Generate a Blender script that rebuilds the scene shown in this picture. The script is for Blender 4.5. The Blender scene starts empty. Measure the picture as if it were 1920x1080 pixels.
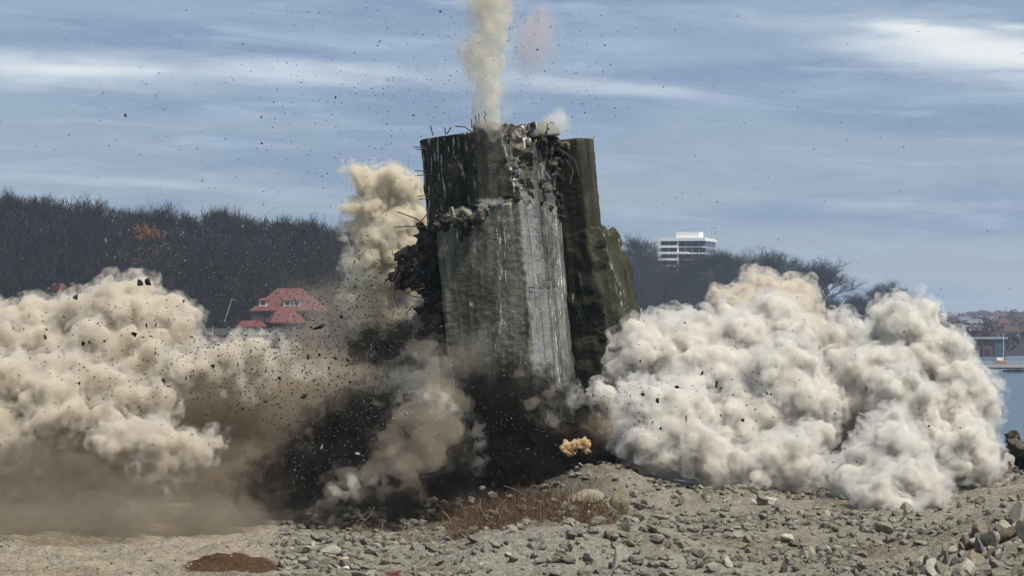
import bpy, bmesh, math, random
import numpy as np
import openvdb
from mathutils import Vector, Matrix, noise

# ---------------------------------------------------------------- camera, world, sun, exposure
S = bpy.context.scene
COL = S.collection
F = 5760.0                                  # focal length in photo pixels (photo is 1920 wide)
CAM_Z = 6.2
PITCH = math.atan(70 / F)
cam_d = bpy.data.cameras.new('camera')
cam = bpy.data.objects.new('camera', cam_d)
COL.objects.link(cam)
cam.location = (0, 0, CAM_Z)
cam.rotation_euler = (math.radians(90) + PITCH, 0, 0)
cam_d.sensor_width = 36
cam_d.lens = 36 * F / 1920
cam_d.clip_start = 1
cam_d.clip_end = 20000
S.camera = cam

SUN_EL, SUN_AZ = math.radians(58), math.radians(130)      # azimuth clockwise from +Y (the view direction)
sd = Vector((math.sin(SUN_AZ) * math.cos(SUN_EL), math.cos(SUN_AZ) * math.cos(SUN_EL), math.sin(SUN_EL)))
sun_d = bpy.data.lights.new('sun', 'SUN')
sun_d.energy = 4.7
sun_d.angle = math.radians(2.0)
sun_d.color = (1.0, 0.95, 0.87)
sun = bpy.data.objects.new('sun', sun_d)
sun.rotation_euler = (-sd).to_track_quat('-Z', 'Y').to_euler()
sun.location = (0, -50, 200)
COL.objects.link(sun)

class NT:
    """small helper for wiring node trees"""
    def __init__(s, tree):
        s.t = tree
    def node(s, kind, **kw):
        n = s.t.nodes.new(kind)
        for k, v in kw.items():
            if k.startswith('i_'):
                s.put(n.inputs[int(k[2:]) if k[2:].isdigit() else k[2:].replace('_', ' ')], v)
            else:
                setattr(n, k, v)
        return n
    def put(s, sock, v):
        if hasattr(v, 'links') or isinstance(v, bpy.types.NodeSocket):
            s.t.links.new(v, sock)
        elif isinstance(v, tuple) and len(v) == 3 and sock.type == 'RGBA':
            sock.default_value = (*v, 1)
        else:
            sock.default_value = v
    def m(s, op, a, b=0.0, c=0.0, clamp=False):
        n = s.node('ShaderNodeMath', operation=op, use_clamp=clamp)
        for i, v in enumerate((a, b, c)):
            s.put(n.inputs[i], v)
        return n.outputs[0]
    def mix(s, f, a, b, kind='MIX'):
        n = s.node('ShaderNodeMix', data_type='RGBA', blend_type=kind)
        s.put(n.inputs['Factor'], f); s.put(n.inputs[6], a); s.put(n.inputs[7], b)
        return n.outputs[2]
    def noise(s, vec, scale, detail=4.0, rough=0.55, dist=0.0, out=0):
        n = s.node('ShaderNodeTexNoise')
        n.inputs['Scale'].default_value = scale; n.inputs['Detail'].default_value = detail
        n.inputs['Roughness'].default_value = rough; n.inputs['Distortion'].default_value = dist
        if vec is not None: s.put(n.inputs['Vector'], vec)
        return n.outputs[out]
    def ramp(s, f, lo, hi, a=0.0, b=1.0, smooth=True):
        n = s.node('ShaderNodeMapRange', interpolation_type='SMOOTHSTEP' if smooth else 'LINEAR')
        s.put(n.inputs[0], f); s.put(n.inputs[1], lo); s.put(n.inputs[2], hi); s.put(n.inputs[3], a); s.put(n.inputs[4], b)
        return n.outputs[0]
    def scale(s, vec, sc):
        n = s.node('ShaderNodeVectorMath', operation='MULTIPLY')
        s.put(n.inputs[0], vec); n.inputs[1].default_value = sc
        return n.outputs[0]
    def coords(s, which='Object'):
        return s.node('ShaderNodeTexCoord').outputs[which]
    def xyz(s, vec):
        n = s.node('ShaderNodeSeparateXYZ'); s.put(n.inputs[0], vec)
        return n.outputs
    def comb(s, x, y, z):
        n = s.node('ShaderNodeCombineXYZ')
        for i, v in enumerate((x, y, z)): s.put(n.inputs[i], v)
        return n.outputs[0]

def lin(r, g, b):
    f = lambda c: c / 12.92 if c <= 0.04045 else ((c + 0.055) / 1.055) ** 2.4
    return (f(r / 255), f(g / 255), f(b / 255))

W = bpy.data.worlds.new('World')
S.world = W
W.use_nodes = True
W.node_tree.nodes.clear()
w = NT(W.node_tree)
sky = w.node('ShaderNodeTexSky', sky_type='NISHITA', sun_disc=False, sun_elevation=SUN_EL, sun_rotation=SUN_AZ)
d = w.xyz(w.coords('Generated'))
az = w.m('ARCTAN2', d[0], d[1])
el = d[2]
uvw = w.comb(w.m('MULTIPLY', az, 17.0), w.m('MULTIPLY', w.m('ADD', el, w.m('MULTIPLY', az, 0.05)), 150.0), 0.0)
n1 = w.noise(uvw, 1.0, 6, 0.6, 0.4)
uvw2 = w.comb(w.m('MULTIPLY', az, 8.0), w.m('MULTIPLY', w.m('ADD', el, w.m('MULTIPLY', az, 0.02)), 62.0), 3.0)
n2 = w.noise(uvw2, 1.0, 5, 0.55, 0.3)
n3 = w.noise(w.comb(w.m('MULTIPLY', az, 60.0), w.m('MULTIPLY', el, 300.0), 7.0), 1.0, 7, 0.65, 0.8)
g = w.mix(w.ramp(el, 0.0, 0.1), lin(162, 176, 185), lin(152, 175, 200))
g = w.mix(w.m('MULTIPLY', w.ramp(n2, 0.42, 0.62), .75), g, lin(131, 155, 186))
g = w.mix(w.m('MULTIPLY', w.ramp(n1, 0.47, 0.72), 0.6), g, lin(178, 198, 220))
g = w.mix(w.m('MULTIPLY', w.ramp(n3, 0.45, 0.75), 0.16), g, lin(190, 206, 226))
def band(px, py, wpx, hpx, slope=0.0, top=1.0):
    a0, e0 = (px - 960) / F, (610 - py) / F
    da = w.m('SUBTRACT', az, a0)
    de = w.m('SUBTRACT', w.m('SUBTRACT', el, e0), w.m('MULTIPLY', da, -slope))
    q = w.m('ADD', w.m('POWER', w.m('ABSOLUTE', w.m('MULTIPLY', da, F / wpx)), 2.0), w.m('POWER', w.m('ABSOLUTE', w.m('MULTIPLY', de, F / hpx)), 2.0))
    e = w.m('EXPONENT', w.m('MULTIPLY', q, -1.0))
    return w.m('MULTIPLY', e, top)
nz = w.m('ADD', w.m('MULTIPLY', n1, 0.9), w.m('MULTIPLY', n3, 0.6))
def streak(col, lo, hi, *bands):
    global g
    tot = bands[0]
    for b_ in bands[1:]:
        tot = w.m('MAXIMUM', tot, b_)
    g = w.mix(w.ramp(w.m('MULTIPLY', tot, nz), lo, hi), g, col)
streak(lin(207, 219, 231), 0.12, 0.85, band(90, 135, 420, 44, 0.03), band(560, 140, 330, 30, 0.03, 0.95), band(1080, 160, 340, 24, 0.05, 0.75), band(1620, 385, 420, 26, 0.04, 0.5), band(240, 345, 520, 16, 0.05, 0.5))
streak(lin(212, 222, 232), 0.12, 0.7, band(1820, 105, 330, 62, 0.12, .95), band(1560, 60, 260, 30, .1, .6))
streak(lin(238, 243, 246), 0.16, 0.72, band(1870, 105, 210, 30, 0.12), band(1730, 66, 130, 20, 0.12), band(100, 138, 300, 15, 0.0, 0.62), band(1905, 60, 90, 12, 0.05, 0.6))
far_sky = w.mix(1.0, sky.outputs[0], (0.11, 0.11, 0.11), 'MULTIPLY')
cover = w.ramp(el, 0.13, 0.6, 1.0, 0.45)
bg = w.node('ShaderNodeBackground')
w.put(bg.inputs[0], w.mix(cover, far_sky, g))
bg.inputs[1].default_value = 0.80
w.t.links.new(bg.outputs[0], w.node('ShaderNodeOutputWorld').inputs[0])

S.view_settings.view_transform = 'Standard'
S.view_settings.look = 'None'
S.view_settings.exposure = 0.25
S.view_settings.gamma = 1.0
S.cycles.use_denoising = True
S.cycles.use_adaptive_sampling = True
S.cycles.adaptive_threshold = 0.03
S.cycles.max_bounces = 8
S.cycles.diffuse_bounces = 2
S.cycles.glossy_bounces = 2
S.cycles.transmission_bounces = 2
S.cycles.volume_bounces = 8
S.cycles.transparent_max_bounces = 200
S.cycles.volume_max_steps = 64

# ---------------------------------------------------------------- helpers
cp, sp_ = math.cos(PITCH), math.sin(PITCH)
def P(px, py, dist):
    """the point seen at photo pixel (px, py), dist metres in front of the camera along +Y"""
    rx, rz = (px - 960) / F, (540 - py) / F
    vy, vz = cp - rz * sp_, sp_ + rz * cp
    k = dist / vy
    return Vector((rx * k, dist, CAM_Z + vz * k))
def M(npx, dist):
    return npx * dist / F

def tag(o, label=None, cat=None, group=None, kind=None):
    if label: o['label'] = label
    if cat: o['category'] = cat
    if group: o['group'] = group
    if kind: o['kind'] = kind
    return o
def link(name, me, mat=None, parent=None, loc=None):
    o = bpy.data.objects.new(name, me)
    COL.objects.link(o)
    if me is not None and mat is not None:
        for m_ in (mat if isinstance(mat, (list, tuple)) else [mat]): me.materials.append(m_)
    if parent is not None: o.parent = parent
    if loc is not None: o.location = loc
    return o
def empty(name, loc=(0, 0, 0)):
    o = bpy.data.objects.new(name, None)
    o.empty_display_size = 0.5
    COL.objects.link(o); o.location = loc
    return o
def mesh_np(name, v, f, smooth=True):
    """fast mesh from numpy verts and faces (all triangles or all quads)"""
    v = np.asarray(v, np.float32); f = np.asarray(f, np.int32)
    me = bpy.data.meshes.new(name)
    k = f.shape[1]
    me.vertices.add(len(v)); me.vertices.foreach_set('co', v.ravel())
    me.loops.add(f.size); me.loops.foreach_set('vertex_index', f.ravel())
    me.polygons.add(len(f))
    me.polygons.foreach_set('loop_start', np.arange(0, f.size, k, dtype=np.int32))
    me.polygons.foreach_set('loop_total', np.full(len(f), k, np.int32))
    me.polygons.foreach_set('use_smooth', np.full(len(f), smooth, bool))
    me.update(calc_edges=True); me.validate()
    return me
def fbm2(x, y, scale, octaves=4, seed=0, ridged=False):
    """numpy value noise in 2-D, about -1..1"""
    out = np.zeros_like(x); amp = 1.0; tot = 0
    for o in range(octaves):
        xs, ys = x / scale + 17.3 * o + seed * 3.7, y / scale - 9.1 * o + seed * 1.9
        xi, yi = np.floor(xs).astype(np.int64), np.floor(ys).astype(np.int64)
        fx, fy = xs - xi, ys - yi
        fx, fy = fx * fx * (3 - 2 * fx), fy * fy * (3 - 2 * fy)
        h = lambda a, b: (((a * 374761393 + b * 668265263 + o * 974634 + seed * 69069) ^ ((a * 374761393 + b * 668265263) >> 13)) * 1274126177 & 0xffff) / 32767.5 - 1
        n = (h(xi, yi) * (1 - fx) + h(xi + 1, yi) * fx) * (1 - fy) + (h(xi, yi + 1) * (1 - fx) + h(xi + 1, yi + 1) * fx) * fy
        out += amp * (1 - 2 * np.abs(n) if ridged else n); tot += amp
        amp *= 0.5; scale *= 0.5
    return out / tot
def sstep(a, b, x):
    t = np.clip((x - a) / (b - a), 0, 1)
    return t * t * (3 - 2 * t)
def new_mat(name):
    m_ = bpy.data.materials.new(name); m_.use_nodes = True
    m_.node_tree.nodes.clear()
    n = NT(m_.node_tree)
    n.out = n.node('ShaderNodeOutputMaterial')
    return m_, n
def solid(n, color, rough=0.9, bump=None, bump_d=0.02, spec=0.2):
    b = n.node('ShaderNodeBsdfPrincipled')
    n.put(b.inputs['Base Color'], color); n.put(b.inputs['Roughness'], rough)
    b.inputs['Specular IOR Level'].default_value = spec
    if bump is not None:
        bn = n.node('ShaderNodeBump'); bn.inputs['Strength'].default_value = 1.0
        bn.inputs['Distance'].default_value = bump_d
        n.put(bn.inputs['Height'], bump); n.t.links.new(bn.outputs[0], b.inputs['Normal'])
    n.t.links.new(b.outputs[0], n.out.inputs[0])
    return b
# ---------------------------------------------------------------- ground, water, hills
def X(px, dist): return (px - 960) * dist / F
def bump(x, y, px, dist, sx, sy, h, pw=2):
    return h * np.exp(-(np.abs((x - X(px, dist)) / sx) ** pw + np.abs((y - dist) / sy) ** pw))
def gh(x, y, detail=True):
    x = np.asarray(x, float); y = np.asarray(y, float)
    z = bump(x, y, 1075, 79.5, 3.4, 2.6, 0.92, 4) + bump(x, y, 640, 82, 1.9, 2.6, 0.5) + bump(x, y, 1950, 82, 3.3, 3.2, 1.3)
    z = z + bump(x, y, 1010, 92, 2.2, 4.5, 0.75) + bump(x, y, 1125, 108, 2.3, 6.0, 1.15) + bump(x, y, 1420, 106, 5.5, 6.0, 0.32) + bump(x, y, 420, 78.5, 1.3, 1.2, 0.24) * (1 + .6 * fbm2(x, y, .5, 4, 17))
    z = z + bump(x, y, 730, 112, 3.4, 5.5, 2.3) + bump(x, y, 1900, 114, 2.6, 4, 0.7) + bump(x, y, 1480, 90, 3.0, 4.0, 0.25) + bump(x, y, 1290, 84, 2.0, 3.0, 0.25)
    px = 960 + x / y * F
    right = sstep(950, 1350, px)
    z = z - right * 6.6 * sstep(128, 302, y) - (1 - right) * 1.0 * sstep(128, 320, y)
    if detail:
        k = sstep(470, 620, px)
        z = z + (0.05 + 0.16 * k) * fbm2(x, y, 2.4, 5, 1) + 0.13 * k * fbm2(x, y, 0.8, 5, 2, True)
        dn = fbm2(x * 0.55 + y * 0.25, y * 0.8 - x * 0.35, 1.5, 4, 5, True)
        z = z + 0.30 * (1 - k) * dn * (1 - sstep(95, 120, y))
    return z

def build_ground():
    ys = [66.0]
    while ys[-1] < 330:
        d_ = ys[-1]
        ys.append(d_ + (0.10 if d_ < 92 else 0.16 if d_ < 118 else 0.16 + (d_ - 118) * 0.03))
    ys = np.array(ys); nx = 640
    t = np.linspace(-0.23, 0.23, nx)
    yy = np.repeat(ys[:, None], nx, 1); xx = yy * t[None, :]
    zz = gh(xx, yy)
    v = np.stack([xx, yy, zz], -1).reshape(-1, 3)
    ny = len(ys)
    i = np.arange(ny - 1)[:, None] * nx + np.arange(nx - 1)[None, :]
    f = np.stack([i, i + 1, i + 1 + nx, i + nx], -1).reshape(-1, 4)
    me = mesh_np('ground', v, f)
    # what the ground is made of: sand on the left, grey gravel on the near mound, brown soil, rubble elsewhere
    px = 960 + xx / yy * F; py = 610 + (CAM_Z - zz) * F / yy
    nz = fbm2(xx, yy, 1.3, 4, 8)
    sand = np.array([0.25, 0.215, 0.155]); rub = np.array([0.205, 0.185, 0.145]); grv = np.array([0.205, 0.194, 0.155]); brn = np.array([0.11, 0.082, 0.045]); beach = np.array([0.34, 0.32, 0.25])
    soil = np.array([0.011, 0.0095, 0.008])
    c = np.empty(xx.shape + (4,)); c[..., 3] = 1
    def lay(base, col, wgt): return base * (1 - wgt[..., None]) + col * wgt[..., None]
    b = np.broadcast_to(rub, xx.shape + (3,)).copy()
    b = lay(b, sand, 1 - sstep(480, 600, px + 60 * nz))
    b = lay(b, grv, bump(xx, yy, 1075, 79, 3.5, 3.6, 1.0, 6))
    b = lay(b, brn, 0.75 * np.clip(bump(xx, yy, 1600, 82.5, 2.6, 2.3, 1.5), 0, 1) * (0.6 + 0.4 * nz))
    b = lay(b, brn, 0.6 * sstep(0.1, 0.5, fbm2(xx, yy, 2.6, 3, 11)))
    b = lay(b, brn * 0.8, np.clip(bump(xx, yy, 1000, 91, 2.3, 4.0, 1.6), 0, 1))
    b = lay(b, np.array([0.07, 0.04, 0.02]), sstep(0.35, 0.5, bump(xx, yy, 430, 77.6, 1.3, 1.0, 1.0) + 0.12 * nz))
    pit = np.clip(np.exp(-(((px - 790) / 300.0) ** 4)) * sstep(92 + 0, 97, yy) * (1 - sstep(125, 140, yy)), 0, 1)
    b = lay(b, soil, np.clip(pit + 0.5 * pit * nz, 0, 1))
    b = lay(b, beach, sstep(125, 150, yy) * sstep(1250, 1500, px))
    b = lay(b, np.array([.045, .038, .03]), sstep(120, 135, yy) * (1 - sstep(1050, 1300, px)))
    c[..., :3] = b
    a = me.color_attributes.new('tint', 'FLOAT_COLOR', 'POINT')
    a.data.foreach_set('color', c.reshape(-1, 4).astype(np.float32).ravel())
    m_, n = new_mat('rubble_ground')
    at = n.node('ShaderNodeAttribute', attribute_name='tint').outputs[0]
    co = n.coords('Object')
    def vor(sc, feature='F1'):
        q = n.node('ShaderNodeTexVoronoi', feature=feature); q.inputs['Scale'].default_value = sc; n.put(q.inputs['Vector'], co); return q
    v1, v2, v3 = vor(5), vor(13), vor(30)
    nz1 = n.noise(co, 0.9, 8, 0.65); nz2 = n.noise(co, 9, 6, 0.7)
    stone = n.xyz(v2.outputs['Color'])[0]
    stone1 = n.xyz(v1.outputs['Color'])[1]
    k = n.m('ADD', n.m('ADD', n.m('MULTIPLY', stone, 0.55), n.m('MULTIPLY', stone1, 0.25)), n.m('ADD', n.m('MULTIPLY', nz1, 0.9), n.m('MULTIPLY', nz2, 0.7)))
    k = n.m('MULTIPLY', k, 0.85)
    colr = n.mix(1.0, at, n.comb(k, k, k), 'MULTIPLY')
    hgt = n.m('ADD', n.m('ADD', n.m('MULTIPLY', n.m('SUBTRACT', 1.0, v2.outputs['Distance']), 0.5), n.m('MULTIPLY', n.m('SUBTRACT', 1.0, v3.outputs['Distance']), 0.22)), n.m('ADD', n.m('MULTIPLY', nz2, 0.7), n.m('MULTIPLY', n.m('SUBTRACT', 1.0, v1.outputs['Distance']), 0.6)))
    solid(n, colr, 0.95, hgt, 0.09, 0.1)
    return tag(link('ground', me, m_), kind='structure')
build_ground()

m_, n = new_mat('sea_water')
co = n.coords('Object')
wv = n.m('ADD', n.noise(n.scale(co, (0.10, 0.55, 1)), 1.0, 5, 0.6), n.m('MULTIPLY', n.noise(n.scale(co, (0.9, 2.5, 1)), 1.0, 4, 0.6), 0.35))
b = solid(n, (0.055, 0.085, 0.125), 0.22, wv, 1.1, 0.5)
tag(link('water', mesh_np('water', [(-600, 270, -6), (2500, 270, -6), (2500, 5200, -6), (-600, 5200, -6)], [(0, 1, 2, 3)]), m_), kind='structure')

def hill(name, prof, d0, d1, d2, z0, mat, zn=2.5, x0=None, x1=None, back=250, seed=0):
    """a hillside whose crest follows prof (photo column -> metres high), rising from d0 to its crest at d1"""
    ds = np.concatenate([np.linspace(d0, d1, 34), np.linspace(d1, d2, 8)[1:]])
    ps = np.linspace(prof[0][0], prof[-1][0], 120)
    cz = np.interp(ps, [p[0] for p in prof], [p[1] for p in prof])
    xx = (ps[None, :] - 960) * ds[:, None] / F
    yy = np.repeat(ds[:, None], len(ps), 1)
    t = np.clip((ds - d0) / (d1 - d0), 0, 1)[:, None]
    zz = z0 + (cz[None, :] - z0) * (t ** 0.85) + zn * fbm2(xx, yy, 60, 4, seed) * np.sin(np.pi * np.clip(t, 0, 1)) 
    nx = len(ps); ny = len(ds)
    i = np.arange(ny - 1)[:, None] * nx + np.arange(nx - 1)[None, :]
    f = np.stack([i, i + 1, i + 1 + nx, i + nx], -1).reshape(-1, 4)
    o = tag(link(name, mesh_np(name, np.stack([xx, yy, zz], -1).reshape(-1, 3), f), mat), kind='structure')
    def height(px, d_):
        tt = min(max((d_ - d0) / (d1 - d0), 0), 1)
        return z0 + (float(np.interp(px, [p[0] for p in prof], [p[1] for p in prof])) - z0) * tt ** 0.85
    return height
m_, n = new_mat('leaf_litter')
solid(n, n.mix(n.noise(n.coords('Object'), 0.05, 6, 0.7), (0.02, 0.017, 0.02), (0.035, 0.03, 0.03)), 1.0)
litter = m_
def crest(py, dist, tree): return CAM_Z + (610 - py) * dist / F - tree
LD, RD = 900.0, 1450.0
lprof = [(px, crest(py, LD, 13.5)) for px, py in ((-900, 372), (-500, 360), (-260, 352), (0, 360), (110, 362), (200, 380), (330, 396), (420, 394), (520, 404), (600, 410), (650, 428), (760, 470), (900, 520), (1040, 545))]
left_h = hill('hillside', lprof, 770, LD, 1000, 1.0, litter, seed=1)
rprof = [(px, crest(py, RD, 16)) for px, py in ((760, 500), (900, 480), (1140, 458), (1200, 452), (1300, 460), (1345, 468), (1395, 490), (1430, 508), (1500, 516), (1560, 526), (1600, 541), (1640, 545), (1700, 553), (1745, 590), (1790, 640))]
right_h = hill('hillside', rprof, 1220, RD, 1600, -5.0, litter, seed=2)
m_, n = new_mat('field')
solid(n, n.mix(n.noise(n.coords('Object'), 0.03, 6, 0.7), (0.04, 0.04, 0.03), (0.07, 0.062, 0.045)), 1.0)
tag(link('land', mesh_np('land', [(-400, 318, -0.9), (8, 318, -0.9), (25, 1300, 1.5), (-400, 1300, 1.5)], [(0, 1, 2, 3)]), m_), kind='structure')
fprof = [(px, 15.5 + 1.2 * math.sin(px / 37)) for px in range(1560, 2260, 14)]
far_h = hill('far_shore', fprof, 1215, 3900, 4400, -6.2, litter, zn=1.5, seed=3)

# ---------------------------------------------------------------- bare trees
def grow_tree(seed, height, spread, counts=(6, 5, 5, 4, 3), up=0.5, bushy=0.16):
    """trunk and crown of a leafless tree: numpy strips, the thick limbs three-sided, the twigs flat slivers"""
    rg = np.random.default_rng(seed)
    tv, tf, cv, cf = [], [], [], []
    def limb(p, q, r0, r1, V, Fc, sides=3):
        ax = q - p; L = np.linalg.norm(ax); ax = ax / L
        a = np.cross(ax, [0.3, 0.5, 0.81]); a /= np.linalg.norm(a); b_ = np.cross(ax, a)
        k = len(V)
        for c_, r in ((p, r0), (q, r1)):
            for s in range(sides):
                an = 2 * math.pi * s / sides
                V.append(c_ + (a * math.cos(an) + b_ * math.sin(an)) * r)
        for s in range(sides):
            s2 = (s + 1) % sides
            Fc.append((k + s, k + s2, k + sides + s2)); Fc.append((k + s, k + sides + s2, k + sides + s))
    def rec(p, d_, L, r, lev):
        q = p
        segs = 2 if lev < 3 else 1
        dd = d_
        for s in range(segs):
            dd = dd + rg.normal(size=3) * 0.12; dd = dd / np.linalg.norm(dd)
            q2 = q + dd * L / segs
            V, Fc = (tv, tf) if lev <= 1 else (cv, cf)
            limb(q, q2, r * (1 - 0.35 * s), r * (1 - 0.35 * (s + 1)), V, Fc, 5 if lev == 0 else 3)
            q = q2
        if lev >= len(counts): return
        for c_ in range(counts[lev]):
            t = rg.uniform(0.45, 1.0) if c_ else 1.0
            st = p + (q - p) * t
            side = rg.normal(size=3); side[2] *= 0.45
            side /= np.linalg.norm(side)
            sp = spread * (0.55 if c_ == 0 else 1.0)
            nd = dd * (1 - 0.35 * sp) + side * sp + np.array([0, 0, up * 0.35])
            nd /= np.linalg.norm(nd)
            rec(st, nd, L * rg.uniform(0.55, 0.82), r * 0.5, lev + 1)
    rec(np.zeros(3), np.array([0, 0, 1.0]), height * 0.30, height * 0.022, 0)
    V = np.array(tv + cv)
    k = height / V[:, 2].max()
    return np.array(tv) * k, np.array(tf), np.array(cv) * k, np.array(cf)
def bark(name, a, b_):
    m_, n = new_mat(name)
    solid(n, n.mix(n.noise(n.coords('Object'), 0.6, 4), a, b_), 1.0)
    return m_
bark_m = bark('bare_bark', (0.026, 0.024, 0.027), (0.055, 0.05, 0.05))
crown_m = bark('bare_twigs', (0.011, 0.009, 0.0095), (0.025, 0.021, 0.021))
rust_m = bark('rust_leaves', (0.22, 0.09, 0.03), (0.32, 0.14, 0.05))
olive_m = bark('olive_leaves', (0.09, 0.07, 0.03), (0.14, 0.11, 0.05))
TREE = []
for s_, (h_, sp_k, cn, up_) in enumerate(((18, 0.75, (6, 5, 5, 5, 4), 0.6), (16, 0.85, (7, 5, 5, 4, 4), 0.5), (17, 0.65, (6, 6, 5, 4, 4), 0.9), (14, 0.9, (7, 5, 5, 5, 3), 0.5), (19, 0.7, (6, 5, 6, 4, 4), 0.7))):
    a, b_, c_, d_ = grow_tree(40 + s_, h_, sp_k, cn, up_)
    tm = mesh_np('trunk', a, b_); cm = mesh_np('crown', c_, d_, False)
    tm.materials.append(bark_m); cm.materials.append(crown_m)
    # a crown still in leaf: leaf-sized faces at the twig ends
    rg = np.random.default_rng(s_)
    e_ = c_[rg.integers(0, len(c_), 2600)] + rg.normal(size=(2600, 3)) * 0.25
    lv = (e_[:, None, :] + rg.normal(size=(2600, 3, 3)) * 0.3).reshape(-1, 3)
    lm = mesh_np('crown', np.concatenate([c_, lv]), np.concatenate([d_, np.arange(7800).reshape(-1, 3) + len(c_)]), False)
    TREE.append((tm, cm, lm))
def tree(loc, kind, sc, rot, label, group, leaf=None, cat='tree'):
    tm, cm, lm = TREE[kind]
    r = empty('bare_tree', loc); r.rotation_euler = (0, 0, rot); r.scale = (sc[0], sc[0], sc[1])
    tag(r, label, cat, group)
    link('trunk', tm, None, r)
    if leaf is None: link('crown', cm, None, r)
    else:
        o = link('crown', lm.copy(), None, r); o.data.materials.append(leaf)
    return r
rg = np.random.default_rng(5)
def wood(n_, p0, p1, d0, d1, hf, label, group, smin, smax, avoid=None):
    k = 0
    while k < n_:
        px = rg.uniform(p0, p1); d_ = d0 + (d1 - d0) * rg.uniform() ** 0.8
        if avoid and avoid(px, d_): continue
        s_ = rg.uniform(smin, smax)
        tree((X(px, d_), d_, hf(px, d_) - 1.6), int(rg.integers(5)), (s_ * rg.uniform(0.95, 1.3), s_), rg.uniform(0, 6.3), label, group); k += 1
for i in range(46):          # the crest of the left wood
    px = -30 + i * 21 + rg.uniform(-8, 8); s_ = rg.uniform(0.72, 1.0)
    if px > 800: break
    tree((X(px, LD - 4), LD - 4 + rg.uniform(-8, 8), left_h(px, LD) - 0.3), int(rg.integers(5)), (s_ * 1.15, s_), rg.uniform(0, 6.3), 'bare tree on the skyline of the dark wood behind the dust, one of a row', 'trees along the crest of the wooded hill')
wood(115, -60, 830, 775, LD - 8, left_h, 'bare dark tree among many on the slope of the wooded hill', 'trees on the slope of the wooded hill', 0.6, 0.95, lambda px, d_: d_ < 790 and 380 < px < 640)
for px, d_, k, s_, lb, mt in ((292, 868, 0, 0.8, 'tree with rust orange leaves high on the dark wooded hill', rust_m), (268, 845, 3, 0.8, 'olive brown leafy tree just below the rust orange one', olive_m), (300, 850, 1, 0.75, 'second olive brown tree below the rust orange one, nearer the tower', olive_m), (232, 830, 2, 0.7, 'dull olive tree low on the slope above the cream dust crest', olive_m), (470, 878, 3, 0.75, 'faded olive tree on the crest above the red roofed house', olive_m)):
    tree((X(px, d_), d_, left_h(px, d_) - 0.3), k, (s_, s_), k, lb, None, mt)
for i in range(20):
    px = 1130 + i * 31 + rg.uniform(-9, 9); s_ = rg.uniform(0.75, 1.0)
    if 1225 < px < 1350 or 1410 < px < 1590: continue
    tree((X(px, RD - 5), RD - 5, right_h(px, RD) - 0.3), int(rg.integers(5)), (s_ * 1.2, s_), rg.uniform(0, 6.3), 'bare tree on the crest of the wooded hill by the white hotel', 'trees along the crest of the hotel hill')
wood(95, 1090, 1745, 1235, RD - 25, right_h, 'bare dark tree among many on the slope below the white hotel', 'trees on the slope below the hotel', 0.7, 1.05, lambda px, d_: (1228 < px < 1330 and d_ > 1385) or (1400 < px < 1620 and d_ > 1360))
for px, py, h_, k, lb in ((1207, 432, 21, 2, 'tall bare tree with a rounded crown directly beside the white hotel'), (1166, 452, 17, 1, 'broad bare tree between the concrete tower and the tall round one'), (1454, 456, 27, 0, 'round crowned bare tree rising highest above the tan dust crest'),
                          (1540, 474, 27, 4, 'wide bare tree with open branches, second tall round crown down the ridge from the hotel'), (1660, 520, 22, 3, 'low broad bare tree at the seaward end of the ridge'), (1370, 470, 18, 1, 'bare tree growing at the dark side wing of the white hotel'), (1706, 548, 14, 2, 'small sparse bare tree, last one of the ridge before the water')):
    d_ = RD - 10
    s_ = h_ / (18, 16, 17, 14, 19)[k]
    tree((X(px, d_), d_, CAM_Z + (610 - py) * d_ / F - h_), k, (s_ * 1.75, s_), k * 1.3, lb, None)

def thicket(name, n_, p0, p1, d0, d1, hf, hmax, seed, label, jit=0.5):
    """undergrowth and crossing twigs that fill the wood between the trees: thin slivers"""
    g2 = np.random.default_rng(seed)
    px = g2.uniform(p0, p1, n_); d_ = g2.uniform(d0, d1, n_)
    z = np.array([hf(a, b_) for a, b_ in zip(px, d_)])
    c = np.stack([(px - 960) * d_ / F, d_, z + hmax * g2.uniform(0, 1, n_) ** 1.3], -1)
    up = g2.normal(size=(n_, 3)) * jit + np.array([0, 0, .8]); up /= np.linalg.norm(up, axis=1)[:, None]
    L = g2.uniform(1.2, 3.6, n_)[:, None]; w_ = g2.uniform(.10, .26, n_)[:, None]
    sd_ = np.stack([up[:, 2], up[:, 0] * .3, -up[:, 0]], -1)
    v = np.stack([c - sd_ * w_, c + sd_ * w_, c + up * L], 1).reshape(-1, 3)
    return tag(link(name, mesh_np(name, v, np.arange(n_ * 3).reshape(-1, 3), False), crown_m), label, 'thicket', kind='stuff')
thicket('thicket', 90000, -880, 900, 775, LD + 4, left_h, 11.5, 3, 'dense dark undergrowth and twigs filling the wooded hill behind the red roof')
thicket('thicket', 55000, 765, 1760, 1225, RD, right_h, 9.5, 4, 'dense dark undergrowth and twigs filling the hill below the white hotel')

for px, py, k in ((1262, 498, 1), (1282, 478, 3), (1304, 468, 0), (1322, 464, 2), (1338, 462, 4), (1352, 464, 1), (1244, 504, 3), (1296, 492, 2), (1228, 470, 4)):
    d_ = 1405; h_ = 17; s_ = h_ / (18, 16, 17, 14, 19)[k]
    tree((X(px, d_), d_, CAM_Z + (610 - py) * d_ / F - h_), k, (s_ * 1.5, s_), k * 1.7 + px, 'bare tree directly in front of the white hotel, hiding its lower floors', 'trees in front of the hotel')

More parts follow.
